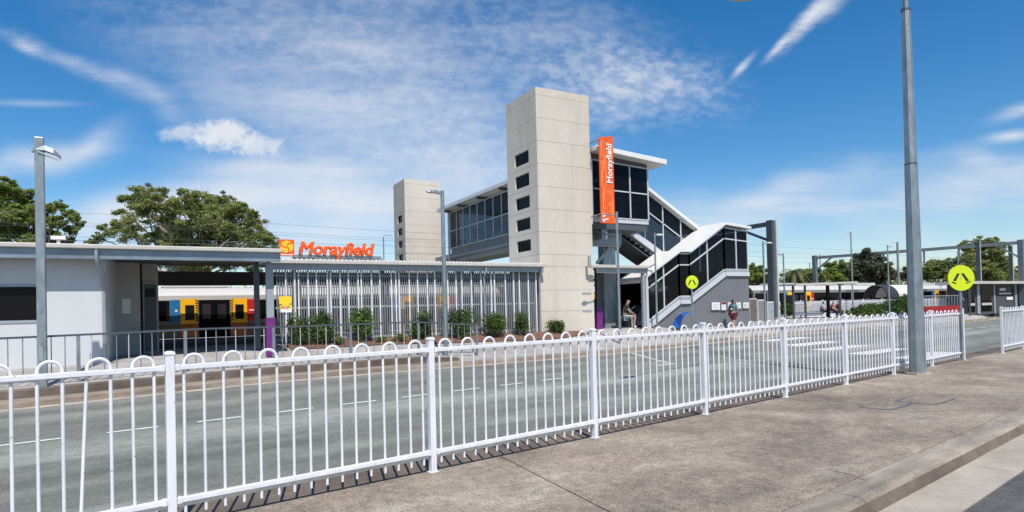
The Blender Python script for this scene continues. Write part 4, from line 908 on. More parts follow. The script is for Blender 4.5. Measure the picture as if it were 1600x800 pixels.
# ================================================================== TRAIN
TY = 9.0
TR = thing('train', 'silver electric passenger train with yellow doors standing at the platform', 'train', (10, TY, 0))
CARL = 19.9; D0 = -11.57 - 4.97
def carriage(x0):
    prof = [(TY + .06, -.05), (TY, .35), (TY, 2.46), (TY + .08, 2.66), (TY + .22, 2.82), (TY + .5, 2.97), (TY + 1.0, 3.05), (TY + 1.7, 3.05), (TY + 2.2, 2.97), (TY + 2.5, 2.8), (TY + 2.64, 2.6), (TY + 2.7, 2.46), (TY + 2.7, .35), (TY + 2.64, -.05)]
    m = MB(); x1 = x0 + CARL - .5; n = len(prof)
    m.v += [(x0, y, z) for y, z in prof] + [(x1, y, z) for y, z in prof]
    for i in range(n):
        j = (i + 1) % n; m.f.append((i, j, j + n, i + n)); zc = (prof[i][1] + prof[j][1]) / 2; m.mi.append(1 if zc > 2.70 and i != n - 1 else 0)
    m.f.append(tuple(range(n))[::-1]); m.f.append(tuple(range(n, 2 * n))); m.mi += [0, 0]
    body = m.build('carriage', [SILV, SROOF], TR)
    MB().box(x0 + .1, x1 - .1, TY + .3, TY + 2.4, -.2, .1).box(x1, x1 + .5, TY + .5, TY + 2.2, .2, 2.7).build('underframe', BLACK, body)
    MB().box(x0 + .2, x1 - .2, TY - .012, TY, .62, 1.38).build('lower_band', pm('brown_band', (.10, .085, .075), .5) if 'brown_band' not in bpy.data.materials else bpy.data.materials['brown_band'], body)
    for dc in (x0 + 4.97, x0 + 14.92):
        MB().box(dc - .62, dc + .62, TY - .018, TY + .0, .8, 2.46).build('doorway', BLACK, body)  # black sheet painted in for the unlit interior behind the open doors
        m = MB()
        for dx in (-.32, .30): m.box(dc + dx - .17, dc + dx + .17, TY - .024, TY - .0185, 1.62, 2.28)
        m.build('inner_window', GLASSP, body)
        for sgn in (-1, 1):
            a, b = sorted((dc + sgn * .66, dc + sgn * 1.34))
            dl = MB().box(a, b, TY - .065, TY - .02, .82, 2.52).build('door', YELLOW, body)
            MB().box(a + .18, b - .14, TY - .072, TY - .066, 1.58, 2.24).build('window', WINB, dl)
            MB().box(a, b, TY - .070, TY - .0655, .82, 1.42).build('door_lower_shade', pm('door_shade', (.30, .085, .006), .5) if 'door_shade' not in bpy.data.materials else bpy.data.materials['door_shade'], dl)  # shade painted onto the lower door leaf as a darker yellow
            m = MB(); e0 = dc + sgn * .66
            for k in range(9): z = 1.5 + k * .11; m.prism([(e0 + (0 if sgn < 0 else 0), TY - .073, z), (e0 + sgn * .10, TY - .073, z + .05), (e0 + sgn * .10, TY - .073, z + .10), (e0, TY - .073, z + .05)], (0, .004, 0))
            m.build('hazard_stripes', BLACK, dl)
        MB().box(dc - 1.72, dc - 1.35, TY - .02, TY - .013, 1.50, 2.47).build('blue_panel', BLUE, body)
        q = MB().disc((dc - 1.5, TY - .021, 2.0), (0, 1, 0), .05, .004, 12).box(dc - 1.62, dc - 1.45, TY - .023, TY - .02, 1.78, 1.80); q.build('logo_mark', PAPER, body)
        MB().box(dc + 1.35, dc + 1.74, TY - .02, TY - .013, 1.50, 2.47).build('red_panel', RED, body)
        MB().box(dc + 1.42, dc + 1.66, TY - .024, TY - .0205, 1.95, 2.0).build('red_mark', PAPER, body)
        for a, b in ((dc - 3.4, dc - 1.75), (dc + 1.78, dc + 3.2), (dc - 4.8, dc - 3.55), (dc + 3.35, dc + 4.8)):
            f = MB().box(a, b, TY - .016, TY - .0, 1.56, 2.44).build('window', WINB, body)
            MB().box(a + .05, b - .05, TY - .022, TY - .0165, 1.64, 2.38).build('pane', GLASS, f)
        MB().box(dc - 4.2, dc - 2.5, TY - .016, TY, 2.54, 2.60).build('grille', DSTEEL, body)
    for k in range(3): MB().box(x0 + 3 + 5.2 * k, x0 + 5.6 + 5.2 * k, TY + .8, TY + 1.9, 3.05, 3.22).build('roof_unit', SROOF, body)
for i in range(-1, 5): carriage(D0 + i * CARL)

# ================================================================== LAMP POSTS
def head_led(m, p, d, L_=.5, w=.2, h=.07):
    p = np.array(p, float); d = np.array(d, float); d /= np.linalg.norm(d); sdir = np.array([-d[1], d[0], 0]); u = np.array([0, 0, 1.0]); rows = []
    for q, ww, hh in ((0, .3, .6), (.15, .75, 1), (.55, 1, 1), (.9, .8, .6), (1, .45, .25)):
        c = p + d * L_ * q; rows.append([c - sdir * w * ww / 2, c + sdir * w * ww / 2, c + sdir * w * ww * .36 + u * h * hh, c - sdir * w * ww * .36 + u * h * hh])
    o = len(m.v)
    for r_ in rows: m.v += [tuple(v) for v in r_]
    for i in range(len(rows) - 1):
        for j in range(4): a = o + i * 4 + j; b = o + i * 4 + (j + 1) % 4; m.f.append((a, b, b + 4, a + 4)); m.mi.append(0)
    m.f += [tuple(o + k for k in range(4)), tuple(o + (len(rows) - 1) * 4 + k for k in range(4))[::-1]]; m.mi += [0, 0]
def lamp(label, base, top, d, r=.055, arm=.35, hl=.45, rise=.0, square=False, mat=None, pale=False, group='platform and street lamp posts', headmat=None):
    mat = mat or GALV; base = np.array(base, float); top = np.array(top, float); t_ = thing('lamp_post', label, 'lamp post', base, group); d = np.array(d, float); d /= np.linalg.norm(d)
    m = MB()
    if square: m.bar(base - [0, 0, .05], top, r * 2, r * 2, up=(0, 1, 0))
    else: m.tube([base - [0, 0, .05], base + (top - base) * .5, top], [r, r * .9, r * .8], 12)
    p = m.build('pole', mat, t_, smooth=not square, bevel=.008 if square else 0)
    a0 = top - np.array([0, 0, .12]); a1 = a0 + d * arm + np.array([0, 0, rise])
    if arm > 0: MB().tube([a0, (a0 + a1) / 2 + [0, 0, rise * .3], a1], .022 if r > .04 else .018, 8).build('arm', mat, t_)
    m = MB(); head_led(m, a1, d + np.array([0, 0, .0]), hl, hl * .42, hl * .16); h = m.build('head', headmat or (LAMPG if pale else GALVD), t_)
    m = MB(); c = a1 + d * hl * .55; m.box(c[0] - hl * .2, c[0] + hl * .2, c[1] - hl * .12, c[1] + hl * .12, c[2] - .014, c[2] - .003); m.build('lens', LAMPG, h)
    return t_
def vpole(px, py_b, px_t, py_t, Y=None):
    b = gnd(px, py_b) if Y is None else on(px, py_b, 'Y', Y); z = zg(b[0], b[1]); t_ = on(px_t, py_t, 'Y', b[1]); return np.array([b[0], b[1], z]), np.array([b[0], b[1], t_[2]])
# left lamp post beside the handrail (square post, curved hood lamp on its right)
b, t_ = vpole(67, 605, 62, 215)
L1 = thing('lamp_post', 'square galvanised lamp post with curved hood in front of the white building', 'lamp post', b, 'platform and street lamp posts')
MB().bar(b, t_, .16, .13, up=(0, 1, 0)).build('pole', GALV, L1, bevel=.012)
MB().box(b[0] - .05, b[0] + .02, b[1] - .075, b[1] - .06, b[2] + .55, b[2] + .85).build('hatch', STEEL, L1)
m = MB(); pts = []; zc = t_[2] - .40
prof = [(-.13, zc + .10, .04), (-.04, zc + .14, .08), (.10, zc + .15, .11), (.25, zc + .10, .10), (.37, zc - .0, .04)]
o = 0
for i, (dx, z, w) in enumerate(prof): m.v += [(b[0] + dx, b[1] - w, z - .02 - w * .1), (b[0] + dx, b[1] - w * .6, z + .02 + w * .55), (b[0] + dx, b[1] + w * .6, z + .02 + w * .55), (b[0] + dx, b[1] + w, z - .02 - w * .1)]
for i in range(4):
    for j in range(4): a = i * 4 + j; bb = i * 4 + (j + 1) % 4; m.f.append((a, bb, bb + 4, a + 4)); m.mi.append(0)
m.f += [(0, 1, 2, 3), (16, 17, 18, 19)]; m.mi += [0, 0]
h = m.build('hood', GALVD, L1); 
m = MB().prism([(b[0] - .02, b[1] - .10, zc + .10), (b[0] + .34, b[1] - .04, zc - .03), (b[0] + .34, b[1] + .04, zc - .03), (b[0] - .02, b[1] + .10, zc + .10)], (0, 0, -.025)); m.build('lens', LAMPG, h)
# middle lamp post
b, t_ = vpole(697, 556, 691, 298)
lamp('grey lamp post standing before the slatted screen with head pointing left', b, t_, (-1, -.35, 0), r=.075, arm=.12, hl=.52, rise=.0)
b, t_ = vpole(969, 537, 966, 331)
lamp('lamp post directly below the orange banner with arm to the left', b, t_, (-1, -.1, 0), r=.062, arm=.45, hl=.3, rise=-.03)
b, t_ = vpole(1027, 515, 1025, 364, .02 - .35)
lamp('lamp post in front of the lower stair flight', b, t_, (1, 0, 0), r=.045, arm=.10, hl=.42, rise=.02, pale=True, mat=GALVD)
for px, pb, pt_, Y, dx, lb, pale, arm in ((1196, 502, 377, 1.2, 1, 'lamp post right of the stairs with arm towards the big mast', True, .3), (1227, 500, 396, 3.6, -1, 'lamp post just right of the big steel mast', False, .2),
                             (1333, 480, 362, 6.0, -1, 'tall lamp post standing behind the bus shelter', True, .15), (1390, 486, 383, 3.2, 1, 'lamp post in front of the hedge', True, .35),
                             (1499, 470, 392, 7.5, 1, 'thin lamp post behind the right round crossing sign', True, .35)):
    b, t_ = vpole(px, pb, px - 2, pt_, Y); lamp(lb, b, t_, (dx, 0, 0), r=.055, arm=arm, hl=.42, rise=.02, pale=pale, mat=GALVD)
for px, pb, pt_, D, lb in ((1402, 470, 378, 58, 'lamp post with bright double head left of the big pole'), (1281, 470, 398, 70, 'slim far lamp post beside the portal gantry leg'), (599, 470, 370, 60, 'small far street lamp on curved stem above the canopy'), (1265, 470, 410, 85, 'tiny far lamp left of the portal gantry')):
    top = deep(px, pt_, D); base = np.array([top[0], top[1], .3]); lamp(lb, base, top, (1, 0, 0) if px in (599, 1281) else (-1, 0, 0), r=.07 if px != 1402 else .12, arm=.2, hl=.6, rise=.25 if px == 599 else .03, pale=px != 599, mat=GALVD)
# the big octagonal pole
bp = np.array([1.47, -13.71, 0.0]); BPt = thing('light_pole', 'tall tapered octagonal galvanised light pole standing behind the fence at right', 'light pole', bp)
MB().tube([bp, bp + [0, 0, 4.70], bp + [0, 0, 4.701], bp + [0, 0, 8.2]], [.165, .128, .120, .094], 8).build('pole', GALV, BPt)
MB().tube([bp + [0, 0, 4.69], bp + [0, 0, 4.72]], .131, 8).tube([bp + [0, 0, 8.15], bp + [0, 0, 8.21]], .099, 8).build('collar', DSTEEL, BPt)
MB().tube([bp + [0, 0, 8.2], bp + [0, 0, 8.9], bp + [-.25, 0, 9.1], bp + [-1.5, 0, 9.2]], [.06, .055, .05, .04], 10).build('arm', GALV, BPt, smooth=True)
MB().tube([bp + [0, 0, -.01], bp + [0, 0, .045]], .26, 8).build('grout_pad', CHAN, BPt)
# the second arm reaching far left with the lamp seen at the top edge
lp = on(1160, 3, 'Y', -13.75); lpz = lp[2]
m = MB(); m.tube([bp + [-1.5, 0, 9.2], np.array([lp[0] + 2.0, -13.73, lpz + 1.2]), np.array([lp[0] + .25, -13.75, lpz + .22])], [.04, .035, .03], 8); m.build('outreach', GALV, BPt)
m = MB(); head_led(m, (lp[0] + .32, lp[1], lpz + .12), (-1, 0, -.18), .62, .26, .13); m.build('lamp_head', GUT, BPt)

# ================================================================== CROSSING SIGNS
def cross_sign(label, base, zc, r, px, yaw=0.0):
    b = np.array(base, float); t_ = thing('crossing_sign', label, 'road sign', b, 'round pedestrian crossing signs')
    MB().tube([b - [0, 0, .05], (b[0], b[1], zc + r * .6)], .034, 10).build('pole', GALVD, t_, smooth=True)
    f = -.05; c_, s_ = math.cos(yaw), math.sin(yaw)
    def P(u, v, y): return (b[0] + u * c_ - y * -s_ * -1, b[1] + u * s_ + y * c_, zc + v)
    nrm = (-s_ * 1.0, c_, 0)
    d = MB().disc(P(0, 0, f), nrm, r, .012, 48).build('disc', LIME, t_)
    m = MB(); e = r
    for pol in ([(-.10, .36), (-.30, .36 - .0), (-.62, -.20), (-.42, -.26)], [(.0, .36), (.20, .36), (.58, -.22), (.38, -.28)],
                [(-.70, -.26), (-.60, -.30), (-.42, -.38), (-.36, -.45), (-.44, -.46), (-.72, -.36)], [(.34, -.38), (.40, -.46), (.74, -.30), (.72, -.24), (.50, -.32)]):
        m.prism([P(u * e, v * e, f - .0075) for u, v in pol], np.array(nrm) * -.003)
    m.build('walking_legs', SBLK, d)
    MB().box(b[0] - .05, b[0] + .05, b[1] - .04, b[1] + .04, zc - .06, zc + .06).build('clamp', GALV, t_)
    return t_
b = np.array([5.58, -12.66, 0.0]); cross_sign('big round lime pedestrian crossing sign on pole at the fence end', b, 2.225, .345, 1, yaw=-.55)
g = gnd(1083, 527); z_c = on(1081, 441, 'Y', g[1])[2]; rr = on(1081, 430.5, 'Y', g[1])[2] - z_c
cross_sign('distant round lime pedestrian crossing sign before the stairs', (g[0], g[1], zg(g[0], g[1])), z_c, rr, 0, yaw=-.3)
MB().bar((5.62, -12.62, 1.85), (5.80, -12.62, 1.62), .04, .05).build('sign_strut', GALVD, None)
so_ = bpy.data.objects['sign_strut']; pr_ = [o for o in bpy.data.objects if o.name.startswith('crossing_sign')][0]; so_.parent = pr_; so_.matrix_parent_inverse = Matrix.Translation(-pr_.location)

# ================================================================== OVERHEAD LINE STRUCTURES
def hbeam(m, a, b, w=.3, h=.3):
    m.bar(a, b, w, h)
MS = thing('catenary_mast', 'big dark steel overhead line mast with cantilever arm right of the stairs', 'mast', (18.1, 3.2, .7))
MB().box(17.86, 17.95, 3.0, 3.4, .75, 6.62).box(17.95, 18.22, 3.12, 3.28, .75, 6.62).build('column', OHL, MS)
MB().box(18.22, 18.34, 3.0, 3.4, .75, 6.62).build('flange', OHLL, MS)
m = MB(); m.bar((18.05, 3.3, 6.42), (18.05, 8.2, 6.42), .18, .26); m.bar((18.05, 3.4, 5.45), (18.05, 5.4, 6.32), .12, .14); m.build('cantilever', OHL, MS)
MB().box(17.7, 18.5, 2.8, 3.6, .4, .82).build('plinth', CHAN, MS)
GX = 50.5; GP_ = thing('portal_gantry', 'long dark steel portal gantry spanning the tracks at far right', 'gantry', (GX, 5, .4))
pn, pmid, pf = on(1595, 379, 'Z', 6.5), on(1527, 385, 'Z', 6.5), on(1273, 403, 'Z', 6.5)
for p in (pn, pf): MB().box(p[0] - .2, p[0] + .2, p[1] - .2, p[1] + .2, .2, 6.75).build('leg', OHLG, GP_)
m = MB(); m.bar((pn[0], pn[1], 6.5), (pf[0], pf[1], 6.5), .25, .28); m.build('beam', OHLG, GP_)
m = MB(); dv = (pf - pn) / np.linalg.norm(pf - pn)
m.bar(pn + [0, 0, -1.4], pn + dv * 1.8, .14, .14); m.bar(pf + [0, 0, -1.4], pf - dv * 1.8, .14, .14)
for q in (.26, .42, .62): c = pn + (pf - pn) * q; m.bar(c, c + [0, 0, -1.3], .12, .12); m.bar(c + [0, 0, -1.2], c + [0, 0, -1.2] + dv * 1.0, .06, .06)
m.build('brace', OHLG, GP_)
for px, pt_, D, lb in ((1528, 376, 52, 'tall dark steel overhead line mast behind the dark building'), (1579, 384, 56, 'second slimmer overhead line mast behind the dark building')):
    top = deep(px, pt_, D); ms = thing('catenary_mast', lb, 'mast', (top[0], top[1], .4)); MB().box(top[0] - .14, top[0] + .0, top[1] - .14, top[1] + .14, .2, top[2]).build('column', OHL, ms); MB().box(top[0] + .001, top[0] + .10, top[1] - .14, top[1] + .14, .2, top[2]).build('flange', OHLL, ms)
    if px == 1528:
        m = MB(); m.tube([top - [0, 0, .15], top + [-.9, 0, -.05]], .05, 8); m.build('arm', GALV, ms); m = MB(); head_led(m, top + [-.9, 0, -.05], (-1, 0, 0), .7, .3, .12); m.build('lamp_head', LAMPG, ms)
for k, (y, z, lb) in enumerate(((10.3, 5.25, 'lower contact wire above the nearer track'), (10.3, 6.0, 'upper catenary wire above the nearer track'), (14.8, 5.3, 'lower contact wire above the farther track'), (14.8, 6.05, 'upper catenary wire above the farther track'), (18.0, 6.6, 'topmost feeder wire beyond both tracks'))):
    w = thing('overhead_wire', lb, 'overhead wire', (0, y, z), 'overhead railway wires')
    m = MB(); pts = []
    for i in range(61):
        x = -60 + i * 4.0; sag = (.0 if k in (0, 2) else .35) * (((x + 14) % 32.5) / 16.25 - 1) ** 2; pts.append((x, y, z + sag))
    m.tube(pts, .006, 5); m.build('wire', DSTEEL, w)

# ================================================================== RIGHT SIDE: SHELTER, FENCE, HEDGE, BUILDING
SY = 4.0
def X_(px, Y, py=480): return on(px, py, 'Y', Y)[0]
def Z_(px, py, Y): return on(px, py, 'Y', Y)[2]
BS = thing('bus_shelter', 'open sided bus shelter with thin sloping roof and bench', 'bus shelter', (X_(1285, SY), SY, .6))
xl, xr = X_(1238, SY), X_(1335, SY); zl, zr_ = Z_(1240, 446, SY), Z_(1333, 440.5, SY); zt2 = max(zl, zr_)
MB().hexa([(xl, SY - .3, zl - .02), (xr, SY - .3, zl + .12), (xr, SY + 1.3, zl + .12), (xl, SY + 1.3, zl - .02), (xl, SY - .3, zl + .10), (xr, SY - .3, zl + .25), (xr, SY + 1.3, zl + .25), (xl, SY + 1.3, zl + .10)]).build('roof', GUT, BS)
for px, mt, w in ((1240, DSTEEL, .06), (1258.5, DSTEEL, .045), (1294, BLACK, .12), (1313, DSTEEL, .055)):
    x = X_(px, SY); MB().box(x - w, x + w, SY - .05, SY + .05, .4, zl).build('post', mt, BS)
MB().box(xl + .1, X_(1258, SY), SY + .9, SY + .94, 1.0, 2.2).build('back_panel', GLASSP, BS)
m = MB()
for z in (.95, 1.2, 1.45): m.box(xl + .1, X_(1258, SY), SY - .02, SY + .02, z, z + .05)
m.box(X_(1262, SY), X_(1310, SY), SY + .3, SY + .65, 1.0, 1.05); m.build('bench', STEEL, BS)
PF = thing('platform_fence', 'white vertical bar fence along the platform behind the bus shelter', 'fence', (X_(1220, 6.6), 6.6, .7))
fy = 6.6; fx0, fx1 = X_(1216, fy), X_(1440, fy) + 12
MB().box(fx0, fx1, fy - .02, fy + .02, 1.62, 1.67).box(fx0, fx1, fy - .02, fy + .02, .85, .90).build('rails', WHITE, PF)
m = MB(); x = fx0
while x < fx1: m.box(x, x + .055, fy - .015, fy + .015, .72, 1.80); x += .13
o = m.build('pickets', WHITE, PF); o['kind'] = 'stuff'
x = fx0
while x < fx1: MB().box(x - .04, x + .04, fy + .02, fy + .09, .6, 1.86).build('post', WHITE, PF); x += 2.4
HG = thing('hedge', 'low green hedge before the white platform fence', 'hedge', (X_(1370, 5.6), 5.6, .6))
cl = [];
for px, py, r in ((1325, 488, 4), (1335, 486, 6), (1345, 483, 7), (1356, 481, 7), (1366, 481, 7), (1376, 482, 8), (1388, 478, 9), (1398, 478, 10), (1410, 474, 12), (1420, 472, 13), (1345, 489, 8), (1375, 489, 8), (1400, 487, 10), (1425, 484, 12), (1360, 489, 8)):
    p = on(px, py, 'Y', 5.6); R_ = r / FPX * ((p - CAM) @ FW); cl.append((*p, R_ * 1.45, R_ * .9, R_ * 1.15))
leaf_obj('foliage', cl, 10000, .15, LF_S, HG); MB().tube([(cl[5][0], 5.6, .4), (cl[5][0], 5.6, cl[5][2])], .03, 5).build('stem', BARK, HG)
def bush(px, py, w, h, Y, lb, mats=LF_S, n=1500):
    p = on(px, py, 'Y', Y); D = (p - CAM) @ FW; k = D / FPX; t_ = thing('bush', lb, 'bush', (p[0], Y, zg(p[0], Y))); cl = []
    for i in range(10): cl.append((p[0] + (random.random() - .5) * w * k * .7, Y + (random.random() - .5) * w * k * .6, p[2] + h * k * (.2 + .65 * random.random()), w * k * .3, w * k * .3, h * k * .25))
    leaf_obj('foliage', cl, n, .13, mats, t_); MB().tube([(p[0], Y, p[2] - .1), (p[0], Y, p[2] + h * k * .5)], .03, 5).build('stem', BARK, t_)
bush(1231, 496, 20, 24, 4.6, 'dark green bush between the big mast and the bus shelter')
# cabinets between stairs and mast
def cab(px0, px1, py0, py1, Y, lb, mat, dm):
    x0, x1 = X_(px0, Y), X_(px1, Y); z0, z1 = Z_((px0 + px1) / 2, py1, Y), Z_((px0 + px1) / 2, py0, Y)
    t_ = thing('utility_cabinet', lb, 'cabinet', (x0, Y, z0), 'utility cabinets beside the stairs'); MB().box(x0, x1, Y, Y + .6, z0 - .3, z1).build('case', mat, t_, bevel=.01)
    MB().box(x0 + .06, x1 - .06, Y - .015, Y, z0 + .05, z1 - .08).build('door', dm, t_); MB().box(x1 - .12, x1 - .09, Y - .03, Y - .016, (z0 + z1) / 2 - .06, (z0 + z1) / 2 + .06).build('handle', BLACK, t_)
cab(1171, 1183, 466, 504, 2.5, 'dark brown panelled cabinet against the end of the stairs', BEIGE, pm('brown_door', (.13, .11, .095), .6))
cab(1184, 1197, 468, 503, 2.7, 'pale framed cabinet with grey door behind the lamp post', LSTEEL, pm('grey_door', (.20, .20, .20), .6))
cab(1199, 1209, 471, 502, 2.9, 'plain light grey cabinet beside the big steel mast', LSTEEL, STEEL)
# curved roof platform shelter in front of the train
CS = thing('platform_shelter', 'curved barrel roofed shelter with dark end on the platform', 'shelter', (X_(1395, 7.4), 7.4, .7))
x0c, x1c = X_(1352, 7.6), X_(1432, 7.6); zt3 = Z_(1395, 445, 7.6)
m = MB(); prof = [(7.0 + 1.0 * (1 - math.cos(a)), 1.9 + (zt3 - 1.9) * math.sin(a)) for a in np.linspace(.05, PI - .05, 12)]
xm = X_(1394, 7.6)
for xa_, xb_, mi in ((x0c + 2.0, xm, 1), (xm + .01, x1c, 0)):
    o = len(m.v)
    for y, z in prof: m.v += [(xa_, y, z), (xb_, y, z)]
    for i in range(len(prof) - 1): m.f.append((o + 2 * i, o + 2 * i + 1, o + 2 * i + 3, o + 2 * i + 2)); m.mi.append(mi)
sh = m.build('barrel_roof', [WROOF, pm('barrel_dark', (.028, .03, .033), .6)], CS); sd_ = sh.modifiers.new('th', 'SOLIDIFY'); sd_.thickness = .06
m = MB()
for x in (x0c + 2.1, xm, x1c - .1): m.box(x - .05, x + .05, 7.05, 7.15, .6, 2.0)
m.build('leg', DSTEEL, CS)
# red barrier rail before the far platform
RB = thing('red_barrier', 'low red barrier panels behind the fence end at right', 'barrier', (X_(1470, 4.4), 4.4, .4))
xa2, xb2 = X_(1446, 4.4), X_(1500, 4.4); z_a, z_b = Z_(1470, 478, 4.4), Z_(1470, 489, 4.4)
MB().box(xa2, xb2, 4.4, 4.5, z_b - .1, z_a).build('panel', DRED_, RB)
m = MB(); x = xa2
while x < xb2: m.box(x, x + .05, 4.42, 4.47, z_a, z_a + .75); x += .42
m.box(xa2, xb2, 4.42, 4.47, z_a + .75, z_a + .82); m.build('bars', GALVD, RB)
# dark low building at right
DB = thing('kiosk_building', 'low dark grey building with flat pale roof edge at the far right', 'building', (45, 4.9, .4))
dy = 4.9; x0d = X_(1509, dy); zb_, zt4 = .35, Z_(1540, 444, dy)
MB().box(x0d + .3, x0d + 30, dy, dy + 1.5, zb_, zt4).build('wall', pm('dark_wall', (.07, .07, .08), .7, var=.1, vs=1), DB)
MB().box(x0d - .9, x0d + 30, dy - .7, dy + 1.8, zt4, zt4 + .22).build('roof', GUT, DB)
for a, b in ((1512, 1523), (1533, 1549)):
    xa_, xb_ = X_(a, dy), X_(b, dy); w = MB().box(xa_, xb_, dy - .04, dy, .6, zt4 - .1).build('window', GLASS, DB); MB().box(xa_ + .05, xb_ - .05, dy - .06, dy - .041, 1.1, 1.3).build('sill_panel', GUT, w)
for a, b in ((1526, 1530), (1552, 1554), (1585, 1588)): MB().box(X_(a, dy), X_(b, dy), dy - .09, dy - .03, .4, zt4).build('pilaster', STEEL, DB)
w = MB().box(X_(1558, dy), X_(1582, dy), dy - .05, dy, 1.9, zt4 - .25).build('window', WINB, DB); MB().box(X_(1560, dy), X_(1579, dy), dy - .1, dy - .051, 2.0, 2.1).build('sill', PAPER, w)
MB().box(X_(1562, dy), X_(1571, dy), dy - .06, dy - .051, 2.3, 2.5).build('notice', PAPER, w)
MB().box(X_(1573, dy), X_(1582, dy), dy - .05, dy, 1.5, 1.75).build('plate', PAPER, DB)
MB().box(x0d - .6, x0d - .5, dy - .6, dy - .5, .3, zt4).build('post', DSTEEL, DB)

# ================================================================== TREES
def limb(m, a, b, r0, r1, wob=.1, n=5):
    a = np.array(a, float); b = np.array(b, float); L_ = np.linalg.norm(b - a); pts = [a + (b - a) * q + (rng.normal(size=3) * wob * L_ * .15 if 0 < q < 1 else 0) for q in np.linspace(0, 1, n)]
    m.tube(pts, list(np.linspace(r0, r1, n)), 7, cap=False)
def tree(label, D, base_px, clumps, n, leaf, mats, bark, trunk_r, group=None, depth=.55, zb=0.0, cat='tree', fat=1.5):
    """clumps given as (px,py,r_px) seen from the road; each is pushed in depth so the crown is as deep as it is wide"""
    bse = deep(base_px[0], base_px[1], D); base = np.array([bse[0], bse[1], zb]); t_ = thing('tree', label, cat, base, group); cl = []; m = MB()
    k = D / FPX; xs = [c[0] for c in clumps]; wid = (max(xs) - min(xs)) * k * depth
    fork = np.array([base[0], base[1], base[2] + (np.mean([deep(c[0], c[1], D)[2] for c in clumps]) - base[2]) * .55])
    limb(m, base, fork, trunk_r, trunk_r * .7, .15)
    for (px, py, r) in clumps:
        off = (random.random() - .5) * wid; p = deep(px, py, D + off); R_ = r * k * fat * (D + off) / D; cl.append((*p, R_, R_ * 1.05, R_ * .8))
        limb(m, fork + (p - fork) * .02, p, trunk_r * .38, trunk_r * .08, .5)
        for j in range(3): limb(m, p, p + rng.normal(size=3) * R_ * .55, trunk_r * .09, trunk_r * .02, .3, 3)
    m.build('trunk', bark, t_, smooth=True); leaf_obj('crown', cl, n, leaf, mats, t_, hollow=.1, sub=10, up=1.0)
    return t_
A = [(222, 303, 13), (240, 307, 14), (208, 318, 12), (228, 328, 15), (250, 325, 15), (205, 340, 14), (190, 352, 11), (172, 364, 11), (156, 373, 9), (142, 379, 6), (200, 365, 14), (222, 372, 10), (268, 333, 13), (292, 306, 10), (285, 325, 15), (300, 315, 11), (310, 335, 15), (325, 316, 14), (340, 330, 15), (350, 314, 10), (362, 330, 14), (376, 336, 14), (390, 345, 12), (402, 352, 9), (408, 366, 12), (416, 378, 9), (270, 358, 15), (295, 358, 17), (320, 362, 17), (345, 360, 17), (370, 364, 16), (392, 374, 13), (300, 385, 18), (340, 385, 20), (375, 388, 16), (268, 385, 12), (405, 392, 10), (320, 408, 18), (360, 410, 18), (255, 350, 14), (270, 372, 16), (245, 372, 9), (310, 350, 16), (335, 345, 15), (360, 350, 15), (290, 385, 16), (290, 410, 14), (395, 412, 14), (262, 412, 12)]
tree('large spreading eucalypt behind the platform left of the station name sign', 47, (300, 470), A, 115000, .165, LF_A, BARKP, .34, fat=1.76)
B = [(8, 298, 16), (28, 303, 15), (0, 318, 18), (34, 320, 13), (52, 334, 11), (14, 338, 18), (40, 345, 14), (80, 328, 9), (92, 322, 8), (104, 334, 9), (72, 343, 11), (92, 350, 11), (114, 343, 7), (126, 351, 6), (112, 362, 9), (60, 364, 14), (86, 370, 12), (24, 366, 15), (0, 362, 16), (45, 378, 12), (100, 380, 9)]
tree('broad bright green tree behind the white building at the left edge', 40, (45, 470), B, 60000, .155, LF_B, BARK, .26, fat=1.5)
tree('small tree tuft just left of the orange emblem', 62, (428, 470), [(428, 372, 6), (423, 379, 5), (431, 380, 5), (427, 390, 7), (430, 400, 8)], 2200, .2, LF_A, BARK, .12)
Rt = [('dark olive tree with pale dead twigs behind the curved shelter', 62, 1360, [(1352, 398, 10), (1342, 410, 11), (1362, 408, 13), (1372, 416, 13), (1350, 420, 13), (1336, 425, 11), (1365, 428, 15), (1384, 424, 9), (1392, 432, 9), (1350, 436, 13), (1378, 438, 13), (1335, 438, 9)], 11000, LF_C, BARKP),
      ('rounded yellow green tree left of the dark olive tree', 74, 1305, [(1296, 422, 10), (1308, 417, 10), (1320, 420, 10), (1302, 432, 11), (1318, 432, 11), (1288, 432, 8), (1328, 430, 8), (1310, 440, 10)], 7000, LF_B, BARK),
      ('low bright bush trees right of the big mast', 70, 1255, [(1232, 432, 7), (1244, 428, 7), (1258, 430, 9), (1270, 426, 8), (1282, 430, 8), (1250, 438, 9), (1268, 438, 9), (1236, 440, 7)], 5000, LF_B, BARK),
      ('green tree seen between the stairs and the big mast', 60, 1183, [(1176, 420, 8), (1186, 424, 9), (1178, 432, 10), (1194, 432, 8), (1170, 438, 8), (1188, 440, 9)], 4500, LF_B, BARK),
      ('dark small tree just left of the big light pole', 75, 1424, [(1418, 426, 9), (1428, 420, 9), (1412, 434, 8), (1426, 434, 10), (1438, 428, 9)], 4000, LF_C, BARK),
      ('broad dark tree behind the overhead line masts at far right', 66, 1540, [(1508, 386, 8), (1520, 392, 11), (1534, 382, 11), (1548, 380, 10), (1560, 388, 10), (1552, 398, 12), (1530, 402, 14), (1514, 408, 12), (1546, 414, 15), (1566, 410, 11), (1574, 422, 12), (1528, 422, 14), (1556, 430, 14), (1580, 434, 12), (1538, 434, 14)], 15000, LF_A, BARK),
      ('lower green tree behind the big round crossing sign', 72, 1470, [(1452, 418, 9), (1466, 412, 9), (1478, 416, 10), (1490, 412, 8), (1460, 428, 11), (1478, 430, 12), (1496, 426, 10), (1446, 432, 9), (1505, 430, 9)], 8000, LF_A, BARK)]
